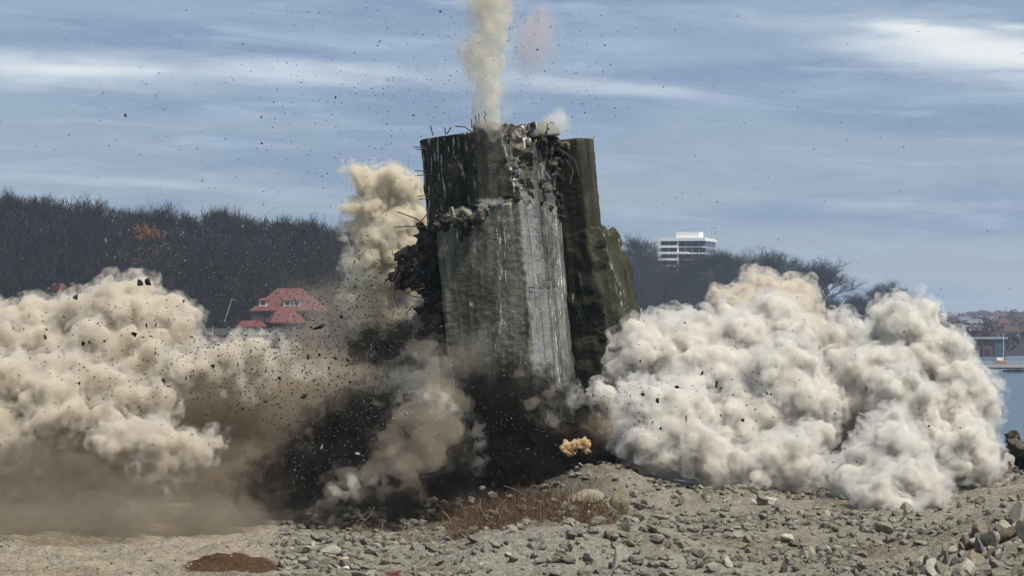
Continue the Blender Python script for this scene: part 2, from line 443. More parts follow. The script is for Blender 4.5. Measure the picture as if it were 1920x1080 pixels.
for px, py, h_, k in ((1466, 464, 23, 3), (1440, 472, 20, 2), (1552, 484, 23, 2), (1530, 488, 20, 0), (1672, 528, 20, 0), (1646, 526, 20, 1)):
    d_ = RD - 16; s_ = h_ / (18, 16, 17, 14, 19)[k]
    tree((X(px, d_), d_, CAM_Z + (610 - py) * d_ / F - h_), k, (s_ * 1.6, s_), k * 1.9 + px, 'bare tree in the dark clumps along the seaward ridge past the hotel', 'trees of the seaward ridge')
# ---------------------------------------------------------------- hotel, houses, shed, pier, boat
def plain(name, col, rough=0.8, var=0.12, sc=0.8):
    m_, n = new_mat(name)
    solid(n, n.mix(n.noise(n.coords('Object'), sc, 5, 0.65), tuple(c * (1 - var) for c in col), tuple(min(1, c * (1 + var)) for c in col)), rough)
    return m_
def boxes(name, bs, mat, parent=None, bev=0.0):
    """boxes (x0,x1,y0,y1,z0,z1) joined into one mesh"""
    bm = bmesh.new()
    for x0, x1, y0, y1, z0, z1 in bs:
        r = bmesh.ops.create_cube(bm, size=1)
        bmesh.ops.scale(bm, vec=(x1 - x0, y1 - y0, z1 - z0), verts=r['verts'])
        bmesh.ops.translate(bm, vec=((x0 + x1) / 2, (y0 + y1) / 2, (z0 + z1) / 2), verts=r['verts'])
    if bev: bmesh.ops.bevel(bm, geom=bm.edges[:], offset=bev, segments=1, affect='EDGES')
    me = bpy.data.meshes.new(name); bm.to_mesh(me); bm.free()
    return link(name, me, mat, parent)
white_p = plain('white_paint', (0.80, 0.79, 0.75)); grey_p = plain('grey_render', (0.30, 0.30, 0.30)); glass_d = plain('dark_window', (0.03, 0.035, 0.045), 0.15)
red_t = plain('red_tiles', (0.125, 0.045, 0.04), 0.8, 0.25, 1.5); brick_d = plain('dark_brick', (0.11, 0.06, 0.05)); steel_b = plain('blue_steel', (0.06, 0.075, 0.10), 0.5); pale_roof = plain('pale_roof', (0.27, 0.31, 0.36), 0.4); timber = plain('weathered_timber', (0.035, 0.03, 0.028)); pale_wood = plain('pale_planks', (0.42, 0.42, 0.40))
HD = 1440.0
hz = lambda py: CAM_Z + (610 - py) * HD / F
hotel = empty('hotel_building', (X(1235, HD), HD, hz(500)))
hotel.rotation_euler = (0, 0, math.radians(-14))
tag(hotel, 'white flat roofed hotel with stacked balconies on the wooded hilltop', 'building')
Wd, Dp, st = 21.6, 30.0, 3.0
top = 12.0
boxes('wall', [(0.6, Wd, 1.6, Dp, -6, top - 0.02)], grey_p, hotel)
boxes('roof_slab', [(-0.3, Wd + 0.5, -0.3, Dp + 0.3, top, top + 1.5)], white_p, hotel)
ph = boxes('penthouse', [(8.0, 19.0, 1.5, 12, top + 1.5, top + 4.3)], white_p, hotel)
boxes('vent', [(12.5, 14.5, 4, 6, top + 4.3, top + 5.1), (17.6, 17.75, 5, 5.15, top + 4.3, top + 6.0)], grey_p, ph)
for i in range(5):
    z0 = top - st * (i + 1)
    boxes('balcony', [(-0.2, 9.0, -0.2, 1.6, z0 - 0.15, z0 + 0.95)] if i != 1 else [(-0.2, 14.0, -0.2, 1.6, z0 - 0.15, z0 + 0.95)], white_p, hotel)
    boxes('ledge', [(9.0 if i != 1 else 14.0, Wd + 0.2, 0.9, 1.6, z0 - 0.15, z0 + 0.5)], white_p if i < 2 else grey_p, hotel)
    for x0, x1 in ((1.4, 4.3), (4.7, 8.4), (9.6, 12.2), (12.8, 15.4), (16.0, 18.6), (19.2, 21.9)):
        wn = boxes('window', [(x0, x1, 1.52, 1.66, z0 + 0.3, z0 + 2.85)], glass_d, hotel)
    for y0 in (3, 8.4, 13.8, 19.2, 24.6):
        boxes('window', [(Wd - 0.04, Wd + 0.05, y0, y0 + 4.6, z0 + 0.7, z0 + 2.6)], glass_d, hotel)
boxes('column', [(8.7, 9.25, 0.2, 1.5, -6, top)], white_p, hotel)
boxes('antenna_frame', [(21.0, 21.2, 22, 22.2, top + 1.5, top + 7), (24.4 - 1.2, 24.6 - 1.2, 22, 22.2, top + 1.5, top + 7), (21.0, 23.4, 22, 22.2, top + 6.6, top + 7.0), (21.0, 23.4, 22, 22.2, top + 4.2, top + 4.4)], grey_p, hotel)

def roof_mesh(name, x0, x1, y0, y1, z0, z1, hip, mat, parent):
    """hipped roof over a rectangle, ridge along x"""
    yc = (y0 + y1) / 2
    v = [(x0, y0, z0), (x1, y0, z0), (x1, y1, z0), (x0, y1, z0), (x0 + hip, yc, z1), (x1 - hip, yc, z1),
         (x0, y0, z0 - .3), (x1, y0, z0 - .3), (x1, y1, z0 - .3), (x0, y1, z0 - .3)]
    f = [(0, 1, 5, 4), (1, 2, 5), (2, 3, 4, 5), (3, 0, 4), (6, 7, 1, 0), (7, 8, 2, 1), (8, 9, 3, 2), (9, 6, 0, 3), (9, 8, 7, 6)]
    me = bpy.data.meshes.new(name); me.from_pydata(v, [], f); me.update()
    return link(name, me, mat, parent)
def house(px, py_eave, dist, w_, h_, rise, hip, label, roofm, wallm, rot=0.0, dorm=(), depth=None, wall_h=None):
    z = CAM_Z + (610 - py_eave) * dist / F
    dpt = depth or w_ * 0.6
    hh = wall_h or h_
    r = empty('house', (X(px, dist), dist, z - hh)); r.rotation_euler = (0, 0, rot)
    tag(r, label, 'house')
    boxes('wall', [(-w_ / 2 + .5, w_ / 2 - .5, .4, dpt - .4, 0, hh)], wallm, r)
    roof_mesh('roof', -w_ / 2, w_ / 2, 0, dpt, hh, hh + rise, hip, roofm, r)
    for q in range(3):
        x_ = -w_ / 2 + (q + .7) * w_ / 3.4
        boxes('window', [(x_, x_ + w_ * .1, 0.33, .45, hh * .35, hh * .75)], glass_d, r)
    for x_ in dorm:
        t = 0.28
        d_ = boxes('dormer', [(x_ - 1.0, x_ + 1.0, dpt / 2 * t - 0.6, dpt / 2 * t + 2.0, hh + rise * t - 0.6, hh + rise * t + 1.0)], white_p, r)
        boxes('window', [(x_ - .5, x_ + .5, dpt / 2 * t - 0.66, dpt / 2 * t - .55, hh + rise * t - 0.2, hh + rise * t + 0.75)], glass_d, d_)
        roof_mesh('dormer_roof', x_ - 1.3, x_ + 1.3, dpt / 2 * t - 0.9, dpt / 2 * t + 2.2, hh + rise * t + 1.0, hh + rise * t + 1.6, .8, roofm, d_)
    return r
house(532, 582, 765, 17.5, 5, 5.6, 5.6, 'large house with a wide red hipped roof and small white dormers below the hill', red_t, brick_d, math.radians(-8), (-5.6, 0.6, 3.0), 14)
house(540, 604, 745, 9, 4, 3.6, 3.0, 'lower wing house with a plain red roof just in front of the large red roof', red_t, brick_d, math.radians(14), (), 8)
house(470, 612, 735, 7, 3, 1.4, 1.2, 'small shed with a low dull red roof behind the grey fence', red_t, brick_d, 0, (), 5)
house(108, 543, 790, 6, 4, 1.6, 1.6, 'red roof top peeping over the cream dust crest under the hill', red_t, brick_d, 0.1)
fn = empty('fence', P(480, 628, 715)); tag(fn, 'long pale grey fence below the red roofed houses', 'fence')
boxes('panel', [(-14, 17, -.05, .05, 0, 1.5)], plain('dull_fence', (.12, .12, .12)), fn)
for i in range(9): boxes('post', [(-14 + i * 3.8, -13.75 + i * 3.8, -.18, -.06, 0, 1.8)], grey_p, fn)
lp = empty('street_lamp', P(421, 604, 720)); tag(lp, 'thin pale leaning lamp post left of the red roofed house', 'street lamp'); lp.rotation_euler = (0, 0.3, 0)
boxes('pole', [(-.09, .09, -.09, .09, 0, 5.6)], grey_p, lp); boxes('lamp_head', [(-.1, 1.0, -.12, .12, 5.6, 5.75)], grey_p, lp)

sh = empty('waterfront_shed', P(1788, 672, 1160)); tag(sh, 'long dark shed with a pale flat roof edge on the far shore', 'shed')
boxes('wall', [(-10, 19.4, 1, 12, 0, 7.2)], brick_d, sh)
boxes('roof', [(-12, 20.6, 0, 13, 7.3, 8.0)], pale_roof, sh)
boxes('gable', [(15.5, 20.0, .6, .98, 0, 7.2)], steel_b, sh)
for i in range(7): boxes('window', [(-8.5 + i * 3.4, -6.6 + i * 3.4, .9, .98, 1.2, 3.2)], glass_d, sh)
for i in range(5): boxes('post', [(-9 + i * 5.0, -8.6 + i * 5.0, .5, .9, 0, 7.2)], steel_b, sh)
quay = empty('quay_wall', P(1900, 676, 1150)); tag(quay, 'low dark quay wall along the far waterline under the shed', 'wall')
boxes('coping', [(-42, 60, -.4, 1.0, .9, 1.2)], pale_roof, quay); boxes('facing', [(-42, 60, -.2, .9, -2, .9)], brick_d, quay)

PD = 790.0
pier = empty('pier', P(1812, 690, PD)); tag(pier, 'long low pier with pale railing and dark piles standing in the water', 'pier')
boxes('deck', [(-4, 40, 0, 3, -.25, .1)], timber, pier)
for z_ in (.75, 1.15, 1.55): boxes('rail', [(-4, 40, .02, .12, z_, z_ + .13)], pale_wood, pier)
boxes('walkway', [(-4, 40, 2.4, 2.7, .12, .75)], pale_wood, pier)
for i in range(24): boxes('rail_post', [(-3.9 + i * 1.85, -3.75 + i * 1.85, -.1, 0.0, .1, 1.75)], pale_wood, pier)
for i, x_ in enumerate([.4, 1.0, 1.9, 3.8, 4.5, 5.2, 5.6] + [11 + .8 * j for j in range(34)]): boxes('pile', [(x_ - .16, x_ + .16, .3 + (i % 3), .55 + (i % 3), -2.6, -.26)], timber, pier)
boxes('cross_beam', [(9.5, 40, .2, .4, -1.1, -.5)], timber, pier)
bt = empty('boat', P(1876, 681, 960)); tag(bt, 'small boat with an orange hull and thin mast moored behind the pier', 'boat')
bm = bmesh.new()
hull = [(-2.6, 0, .95), (-2.2, -.7, .9), (0, -.95, .8), (1.8, -.75, .9), (2.8, 0, 1.15), (1.8, .75, .9), (0, .95, .8), (-2.2, .7, .9)]
vt = [bm.verts.new(p) for p in hull]; vb = [bm.verts.new((p[0] * .8, p[1] * .6, -.3)) for p in hull]
bm.faces.new(vt); bm.faces.new(vb[::-1])
for i in range(8): bm.faces.new((vt[i], vb[i], vb[(i + 1) % 8], vt[(i + 1) % 8]))
bmesh.ops.recalc_face_normals(bm, faces=bm.faces[:])
me = bpy.data.meshes.new('hull'); bm.to_mesh(me); bm.free()
link('hull', me, plain('orange_hull', (0.60, 0.27, 0.14)), bt)
boxes('cabin', [(-1.2, .6, -.5, .5, .92, 1.8)], white_p, bt); boxes('mast', [(.9, 1.0, -.05, .05, .9, 9.0)], white_p, bt)

dull_t = plain('haze_dulled_tiles', (0.075, 0.042, 0.04)); dull_g = plain('dull_slate', (.13, .13, .14))  # distance haze is put into the dulled red of the far roofs
# far town
rg = np.random.default_rng(9)
wallset = [plain('cream_wall', (.26, .235, .20)), dull_g, plain('red_brick_wall', (.35, .12, .09)), plain('pink_wall', (.5, .27, .22))]
for i in range(20):
    px = 1765 + i * 6.6 + rg.uniform(-3, 3)
    d_ = float(rg.choice([1700, 2100, 2600, 3000])) + rg.uniform(-150, 150)
    z = far_h(px, d_)
    w_ = rg.uniform(7, 13); h_ = rg.uniform(4, 7)
    r = empty('house', (X(px, d_), d_, z - .5)); r.rotation_euler = (0, 0, rg.uniform(-.5, .5))
    tag(r, 'tiny distant house, one of the scattered town across the water', 'house', 'houses of the town across the water')
    boxes('wall', [(-w_ / 2, w_ / 2, 0, 8, 0, h_)], wallset[int(rg.integers(4))], r)
    roof_mesh('roof', -w_ / 2 - .4, w_ / 2 + .4, -.4, 8.4, h_, h_ + 3, 1.5, dull_t if rg.uniform() < .5 else dull_g, r)
mk = empty('radio_mast', (X(1886, 3800), 3800, far_h(1886, 3800))); tag(mk, 'thin mast on the horizon of the far shore', 'mast')
boxes('pole', [(-.5, .5, -.5, .5, 0, 14)], grey_p, mk); boxes('platform', [(-1.5, 1.5, -1.5, 1.5, 9, 10)], grey_p, mk)
# a far wood that reads as one mass
tv, tf = [], []
off = 0
for i in range(420):
    px = rg.uniform(1560, 2240); d_ = rg.uniform(1260, 4100) if i < 330 else rg.uniform(3700, 4000); h_ = rg.uniform(5, 10)
    z = far_h(px, d_); n_ = 90
    q = rg.normal(size=(n_, 3)); q /= np.linalg.norm(q, axis=1)[:, None]; q *= rg.uniform(.3, 1, (n_, 1)) ** .5
    c_ = q * np.array([h_ * .75, h_ * .6, h_ * .5]) + np.array([X(px, d_), d_, z + h_ * .5])
    tri = c_[:, None, :] + rg.normal(size=(n_, 3, 3)) * h_ * .14
    tv.append(tri.reshape(-1, 3)); tf.append(np.arange(n_ * 3).reshape(-1, 3) + off); off += n_ * 3
rb = bark('russet_twigs', (0.04, 0.033, 0.036), (0.10, 0.055, 0.05))
tag(link('far_woods', mesh_np('far_woods', np.concatenate(tv), np.concatenate(tf), False), rb), 'hazy brown treeline along the far shore', 'trees', kind='stuff')
# ---------------------------------------------------------------- the concrete tower
def vnoise3(x, y, z, seed=0):
    xi, yi, zi = (np.floor(a).astype(np.int64) for a in (x, y, z))
    fx, fy, fz = x - xi, y - yi, z - zi
    fx, fy, fz = (t * t * (3 - 2 * t) for t in (fx, fy, fz))
    def h(a, b, c):
        k = a * 374761393 + b * 668265263 + c * 2147483647 + seed * 974711
        k = ((k ^ (k >> 13)) * 1274126177) & 0xffffff
        return k / 8388607.5 - 1
    o = 0
    for i in (0, 1):
        for j in (0, 1):
            for k in (0, 1):
                o = o + h(xi + i, yi + j, zi + k) * (fx if i else 1 - fx) * (fy if j else 1 - fy) * (fz if k else 1 - fz)
    return o
def solid_field(name, lo, hi, fn, vox=0.07):
    lo = np.array(lo, float); hi = np.array(hi, float)
    n = np.ceil((hi - lo) / vox).astype(int) + 1
    g = np.meshgrid(*(np.arange(n[i]) * vox + lo[i] for i in range(3)), indexing='ij')
    s = np.clip(fn(*g), -3 * vox, 3 * vox).astype(np.float32)
    s[0], s[-1], s[:, 0], s[:, -1], s[:, :, 0], s[:, :, -1] = (3 * vox,) * 6
    gr = openvdb.FloatGrid(3 * vox); gr.copyFromArray(s)
    p, q = gr.convertToQuads(isovalue=0.0)
    return mesh_np(name, np.asarray(p) * vox + lo, np.asarray(q))
def box_d(x, y, z, b):
    x0, x1, y0, y1, z0, z1 = b
    return np.maximum(np.maximum(np.maximum(x0 - x, x - x1), np.maximum(y0 - y, y - y1)), np.maximum(z0 - z, z - z1))
def chunk_field(centres, seed, nper=9, rel=(.12, .42)):
    """an agglomerate of broken, randomly turned blocks round the given (u, v, z, r) centres"""
    rg = np.random.default_rng(seed)
    pr = []
    for u, v, z, r in centres:
        for _ in range(nper):
            c = np.array([u, v, z]) + rg.normal(size=3) * r * 0.55
            hs = r * rg.uniform(*rel, 3)
            q, _r = np.linalg.qr(rg.normal(size=(3, 3)))
            pr.append((c, hs, q))
    def fn(x, y, z):
        o = np.full(x.shape, 9.0)
        for c, hs, q in pr:
            dx, dy, dz = x - c[0], y - c[1], z - c[2]
            a = [np.abs(dx * q[0, i] + dy * q[1, i] + dz * q[2, i]) - hs[i] for i in range(3)]
            o = np.minimum(o, np.maximum(np.maximum(a[0], a[1]), a[2]))
        return o
    return fn
TH = math.radians(25)
tower = empty('concrete_tower', P(1021, 923, 114))
tower.rotation_euler = (Matrix.Rotation(-math.atan(0.085), 4, 'Y') @ Matrix.Rotation(-TH, 4, 'Z')).to_euler()
tag(tower, 'massive mossy concrete bunker tower tilting as its base is blown out', 'tower')

def concrete_mat(name, dark, mid, pale, drip=0.5, wash=None, moss=(0.055, 0.055, 0.026), boards=0.12):
    m_, n = new_mat(name)
    co = n.coords('Object')
    x, y, z = n.xyz(co)
    tall = n.noise(n.scale(co, (1.5, 1.5, 0.22)), 1.0, 7, 0.62, 0.3)
    tall2 = n.noise(n.scale(co, (5.0, 5.0, 0.5)), 1.0, 6, 0.65)
    blot = n.noise(co, 0.7, 8, 0.65)
    fine = n.noise(co, 11, 6, 0.7)
    c = n.mix(n.ramp(tall, 0.36, 0.62), dark, mid)
    c = n.mix(n.m('MULTIPLY', n.ramp(blot, 0.50, 0.68), 0.65), c, pale)
    c = n.mix(n.m('MULTIPLY', n.ramp(tall2, 0.52, 0.68), 0.55), c, dark)
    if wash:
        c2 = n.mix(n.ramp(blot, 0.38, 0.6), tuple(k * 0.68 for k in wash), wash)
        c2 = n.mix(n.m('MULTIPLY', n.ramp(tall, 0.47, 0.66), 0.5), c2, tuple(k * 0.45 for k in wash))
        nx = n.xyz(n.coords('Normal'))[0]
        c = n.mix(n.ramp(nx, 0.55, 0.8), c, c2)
    c = n.mix(n.m('MULTIPLY', n.ramp(n.noise(co, 1.3, 6, 0.6), 0.54, 0.7), 0.6), c, moss)
    panel = n.noise(n.comb(n.m('MULTIPLY', n.m('ADD', x, n.m('MULTIPLY', y, 1.3)), 1.5), n.m('MULTIPLY', z, .05), 3.0), 1.0, 3, .7)
    c = n.mix(n.m('MULTIPLY', n.ramp(panel, .50, .60), .6), c, tuple(k * .7 for k in dark))
    # pale lime runs: short vertical streaks
    dv = n.noise(n.comb(n.m('MULTIPLY', x, 9.0), n.m('MULTIPLY', y, 9.0), n.m('MULTIPLY', z, 1.5)), 1.0, 4, 0.6)
    zone = n.ramp(n.noise(n.scale(co, (0.75, 0.75, 0.22)), 1.0, 2), 0.52, 0.60)
    c = n.mix(n.m('MULTIPLY', n.m('MULTIPLY', n.ramp(dv, 0.57, 0.62), zone), drip), c, (0.62, 0.60, 0.54))
    c = n.mix(1.0, c, n.comb(*([n.ramp(fine, 0.3, 0.7, 0.6, 1.35)] * 3)), 'MULTIPLY')
    # board marks: thin level joints, plus cast pitting
    fz = n.m('FRACT', n.m('MULTIPLY', n.m('ADD', z, n.m('MULTIPLY', blot, 0.05)), 4.2))
    bl = n.ramp(n.m('ABSOLUTE', n.m('SUBTRACT', fz, 0.5)), 0.42, 0.5)
    h = n.m('ADD', n.m('ADD', n.m('MULTIPLY', fine, 0.8), n.m('MULTIPLY', bl, -boards)), n.m('MULTIPLY', tall2, 0.15))
    solid(n, c, 0.93, h, 0.03, 0.15)
    return m_
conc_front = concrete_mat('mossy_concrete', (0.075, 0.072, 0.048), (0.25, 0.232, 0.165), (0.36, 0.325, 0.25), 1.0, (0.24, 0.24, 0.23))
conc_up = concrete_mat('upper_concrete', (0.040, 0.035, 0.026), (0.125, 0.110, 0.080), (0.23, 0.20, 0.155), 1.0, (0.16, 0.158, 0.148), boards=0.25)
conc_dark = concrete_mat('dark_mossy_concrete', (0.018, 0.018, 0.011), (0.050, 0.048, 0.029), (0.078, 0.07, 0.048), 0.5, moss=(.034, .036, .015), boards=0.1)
conc_rub = concrete_mat('broken_concrete', (0.018, 0.016, 0.012), (0.068, 0.058, 0.044), (0.17, 0.145, 0.11), 0.1, moss=(0.04, 0.038, 0.02), boards=0.0)
def slab(name, b, mat, rag=0.12, seed=0, cut=None, vox=0.06, sag=None):
    x0, x1, y0, y1, z0, z1 = b
    def fn(x, y, z):
        n1 = vnoise3(x * 1.1, y * 1.1, z * 1.1, seed) * 0.5 + vnoise3(x * 3.1, y * 3.1, z * 3.1, seed + 1) * 0.3
        n2 = vnoise3(x * 7, y * 7, z * 7, seed + 2)
        top = z1 + rag * (n1 * 1.6 + n2 * 0.6) + (sag(x, y) if sag else 0)
        d = np.maximum(np.maximum(np.maximum(x0 - x, x - x1), np.maximum(y0 - y, y - y1)), np.maximum(z0 - z, z - top))
        # worn arrises
        e = np.sort(np.stack([np.maximum(x0 - x, x - x1), np.maximum(y0 - y, y - y1), z - top]), 0)
        d = np.maximum(d, (e[2] + e[1]) * 0.707 + 0.05 + 0.05 * n1 + 0.03 * n2)
        d = d + 0.022 * n1 + 0.012 * n2
        if cut is not None: d = np.maximum(d, cut(x, y, z))
        return d
    return link(name, solid_field(name, (x0 - .3, y0 - .3, z0 - .2), (x1 + .3, y1 + .3, z1 + .7), fn, vox), mat, tower)
# bite taken out of the upper block's near corner
bite_ch = [(-0.95, 0.9, 13.4, .45), (-0.65, 1.2, 12.6, .5), (-0.5, 1.2, 11.9, .5), (-0.2, 1.6, 11.4, .5), (0.0, 1.9, 12.6, .55), (-0.1, 1.4, 10.8, .35), (0.0, 2.4, 13.2, .5)]
def bite(x, y, z):
    nn = 0.34 * vnoise3(x * 1.8, y * 1.8, z * 1.8, 5) + 0.2 * vnoise3(x * 4.5, y * 4.5, z * 4.5, 6) + 0.11 * vnoise3(x * 10, y * 10, z * 10, 7)
    zc = np.clip((z - 10.2) / 3.6, 0, 1)
    r = 0.15 + 1.12 * zc
    return (r + nn) - np.sqrt((x - 0.1) ** 2 + (y - 0.85) ** 2)
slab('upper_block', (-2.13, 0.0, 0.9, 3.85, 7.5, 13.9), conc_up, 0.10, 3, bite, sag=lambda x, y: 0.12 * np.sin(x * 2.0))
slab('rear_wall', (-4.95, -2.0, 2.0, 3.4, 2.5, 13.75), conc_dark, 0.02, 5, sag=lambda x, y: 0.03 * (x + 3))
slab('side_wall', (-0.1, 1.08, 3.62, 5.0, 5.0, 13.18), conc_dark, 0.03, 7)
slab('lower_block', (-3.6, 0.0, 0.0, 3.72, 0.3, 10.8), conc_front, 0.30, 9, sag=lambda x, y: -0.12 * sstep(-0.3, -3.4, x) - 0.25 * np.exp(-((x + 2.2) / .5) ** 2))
# buttress with a rounded, broken head
def butt(x, y, z):
    y = y - 1.25
    n1 = vnoise3(x * 1.5, y * 1.5, z * 1.0, 21) * 0.12 + vnoise3(x * 4, y * 4, z * 2.5, 22) * 0.08 + vnoise3(x * 9, y * 9, z * 9, 23) * 0.04
    zt = 9.75 - 1.0 * np.maximum(x - 0.95, 0) ** 1.6 + 0.16 * vnoise3(x * 3, y * 3, z * 0, 61) - 0.2 * np.maximum(0.8 - x, 0)
    xr = 1.5 + 0.5 * sstep(9.6, 6.2, z)
    d = np.maximum(np.maximum(np.maximum(0.05 - x, x - xr), np.maximum(2.3 - y, y - 4.6)), np.maximum(0.2 - z, z - zt))
    e = np.maximum(x - xr, z - zt) + np.maximum(2.3 - y, -0.5)
    return np.maximum(d, (x - xr + 2.3 - y) * 0.7 + 0.35) + n1
link('buttress', solid_field('buttress', (-.3, 3.1, 0), (3.4, 6.3, 10.6), butt, 0.07), conc_dark, tower)
# crumbled concrete: along the bite, along the lower block's head, and the lump hanging off the rear wall
cf = chunk_field(bite_ch + [(0.15, 2.6, 12.2, .4), (0.1, 3.0, 11.3, .35), (0.55, 3.0, 12.8, .35), (-.45, 1.15, 12.1, .35), (0.05, 2.2, 10.6, .25), (0.25, 2.9, 10.4, .3)], 4, 34, (.05, .34))
link('rubble_scar', solid_field('rubble_scar', (-1.9, 0.2, 9.8), (1.3, 3.9, 14.1), lambda x, y, z: cf(x + .32, y - .54, z) + 0.11 * vnoise3(x * 5, y * 5, z * 5, 3) + 0.05 * vnoise3(x * 12, y * 12, z * 12, 4), 0.045), conc_rub, tower)
cf2 = chunk_field([(-3.3, .12, 10.1, .28), (-2.9, .15, 10.1, .24), (-2.45, .2, 10.15, .28), (-2.1, .1, 10.0, .3), (-1.7, .2, 10.35, .26), (-1.3, .3, 10.5, .26), (-.8, .35, 10.6, .25), (-.4, .5, 10.55, .25), (-2.3, .1, 9.7, .2)], 8, 26, (.1, .36))
link('crumbled_edge', solid_field('crumbled_edge', (-3.9, -.5, 9.2), (.4, 1.2, 11.2), lambda x, y, z: cf2(x, y + .06, z - .2) - .02 + 0.05 * vnoise3(x * 7, y * 7, z * 7, 13), 0.05), conc_rub, tower)
cf3 = chunk_field([(-5.35, 1.6, 8.9, .5), (-5.1, 1.5, 9.2, .45), (-5.75, 1.5, 8.5, .35), (-4.8, 1.5, 9.1, .5), (-4.6, 1.4, 9.8, .3), (-4.7, 1.2, 8.6, .5), (-4.6, 1.3, 8.0, .45), (-4.4, 1.1, 7.5, .45), (-4.4, 1.3, 6.9, .4), (-4.4, 1.3, 6.3, .4)], 12, 46, (.08, .3))
link('hanging_lump', solid_field('hanging_lump', (-7, .2, 4), (-3.4, 3, 10.8), lambda x, y, z: cf3(x, y, z) - .05 + 0.10 * vnoise3(x * 5, y * 5, z * 5, 14) + .05 * vnoise3(x * 12, y * 12, z * 12, 15), 0.06), conc_rub, tower)
link('loose_slab', solid_field('loose_slab', (-.9, 1.6, 13.2), (1.0, 3.6, 14.4), lambda x, y, z: np.maximum(np.sqrt(((x - .05) / .62) ** 2 + ((y - 2.6) / .6) ** 2 + ((z - 13.3) / .58) ** 2) * .6 - .6, 13.3 - z) + .02 * vnoise3(x * 6, y * 6, z * 6, 3), .05), plain('pale_grey_concrete', (.20, .20, .17)), tower)
link('ground_stump', solid_field('ground_stump', (-4.6, -.9, -.8), (3.2, 4.6, 3.2), lambda x, y, z: box_d(x, y, z, (-3.9, 2.6, -.2, 4.2, -.7, 2.2)) + .5 * vnoise3(x, y, z, 31) + .25 * vnoise3(x * 3, y * 3, z * 3, 32), .09), plain('shade_dark_base', (.022, .019, .016)), tower)  # base coloured near black to stand in for the deep shade there

rust_bar = plain('rusty_steel', (0.055, 0.035, 0.025), .8)
def wire(name, pts, r, mat, parent=None):
    """bent round bar through pts"""
    cu = bpy.data.curves.new(name, 'CURVE'); cu.dimensions = '3D'
    s_ = cu.splines.new('POLY'); s_.points.add(len(pts) - 1)
    for i, p in enumerate(pts): s_.points[i].co = (*p, 1)
    cu.bevel_depth = r; cu.bevel_resolution = 1
    o_ = bpy.data.objects.new(name, cu)
    me = bpy.data.meshes.new_from_object(o_)
    bpy.data.objects.remove(o_); bpy.data.curves.remove(cu)
    return link(name, me, mat, parent)
Tinv = (Matrix.Translation(tower.location) @ tower.rotation_euler.to_matrix().to_4x4()).inverted()
def rebar(pix, dist, r=0.022):
    pts = [Tinv @ P(px, py, dist + dd) for px, py, dd in pix]
    wire('rebar', pts, r, rust_bar, tower)
for pix in ([(798, 275, .4), (776, 276, -.2)], [(800, 279, .4), (782, 280, -.3)], [(800, 321, .4), (778, 320, -.1)], [(801, 327, .4), (783, 329, -.3)], [(802, 366, .4), (783, 368, 0)], [(804, 371, .4), (786, 374, 0)],
            [(812, 254, .2), (807, 236, 0)], [(836, 252, .2), (834, 240, 0)], [(838, 251, .2), (846, 239, 0), (842, 241, 0)], [(884, 247, .2), (872, 238, 0), (854, 237, 0)],
            [(893, 232, 0), (891, 216, 0)], [(898, 231, 0), (898, 212, 0)], [(912, 230, 0), (908, 220, 0), (912, 213, 0)], [(884, 240, 0), (884, 224, 0)], [(795, 420, 0), (780, 410, -.2), (745, 397, -.4)],
            [(800, 425, 0), (770, 424, -.3), (738, 426, -.5)], [(800, 402, 0), (790, 415, -.2), (781, 428, -.2)], [(745, 505, -.4), (735, 525, -.6), (733, 545, -.6)], [(750, 510, -.4), (738, 535, -.6), (740, 560, -.5), (748, 580, -.3)],
            [(795, 540, -.2), (765, 548, -.5), (748, 560, -.7)], [(800, 560, -.2), (772, 555, -.4), (755, 545, -.6)], [(790, 570, -.2), (772, 575, -.6), (760, 590, -.7)], [(1078, 350, .5), (1094, 349, .2)], [(1080, 357, .5), (1092, 358, .2)], [(985, 540, -.2), (1000, 539, -.6)], [(984, 546, -.2), (998, 548, -.6)],
            [(1062, 300, .4), (1075, 320, .0), (1068, 345, -.2)], [(1050, 280, .4), (1078, 300, 0), (1086, 330, -.1)], [(1022, 250, .2), (1030, 240, 0)], [(1024, 256, .2), (1027, 232, 0)]):
    rebar(pix, 114.6)
# ---------------------------------------------------------------- rocks, brush, flying fragments
def rock_np(seed, sub=3, planes=11, rough=0.05, stretch=(1, 1, 1), cut=(.42, .85)):
    rg = np.random.default_rng(seed)
    bm = bmesh.new(); bmesh.ops.create_icosphere(bm, subdivisions=sub, radius=1.0)
    v = np.array([p.co[:] for p in bm.verts]); f = np.array([[q.index for q in p.verts] for p in bm.faces]); bm.free()
    for _ in range(planes):
        n_ = rg.normal(size=3); n_ /= np.linalg.norm(n_)
        k = rg.uniform(*cut)
        v -= np.maximum(0, v @ n_ - k)[:, None] * n_
    v *= np.array(stretch) * rg.uniform(0.75, 1.2, 3)
    nn = vnoise3(v[:, 0] * 3, v[:, 1] * 3, v[:, 2] * 3, seed) * rough + vnoise3(v[:, 0] * 8, v[:, 1] * 8, v[:, 2] * 8, seed) * rough * .4
    v *= (1 + nn)[:, None]
    return v / np.abs(v).max(), f
def rock_mat(name, a, b_, stain=(0.10, 0.09, 0.06)):
    m_, n = new_mat(name)
    co = n.coords('Object')
    oi = n.node('ShaderNodeObjectInfo').outputs['Random']
    c = n.mix(n.ramp(n.noise(co, 1.6, 8, .68), .35, .68), a, b_)
    c = n.mix(n.m('MULTIPLY', n.ramp(n.noise(co, 0.9, 5, .6), .54, .7), .6), c, stain)
    k = n.m('ADD', n.m('MULTIPLY', oi, .5), .72)
    c = n.mix(1.0, c, n.comb(k, k, k), 'MULTIPLY')
    solid(n, c, .95, n.noise(co, 5, 8, .72), .06, .1)
    return m_
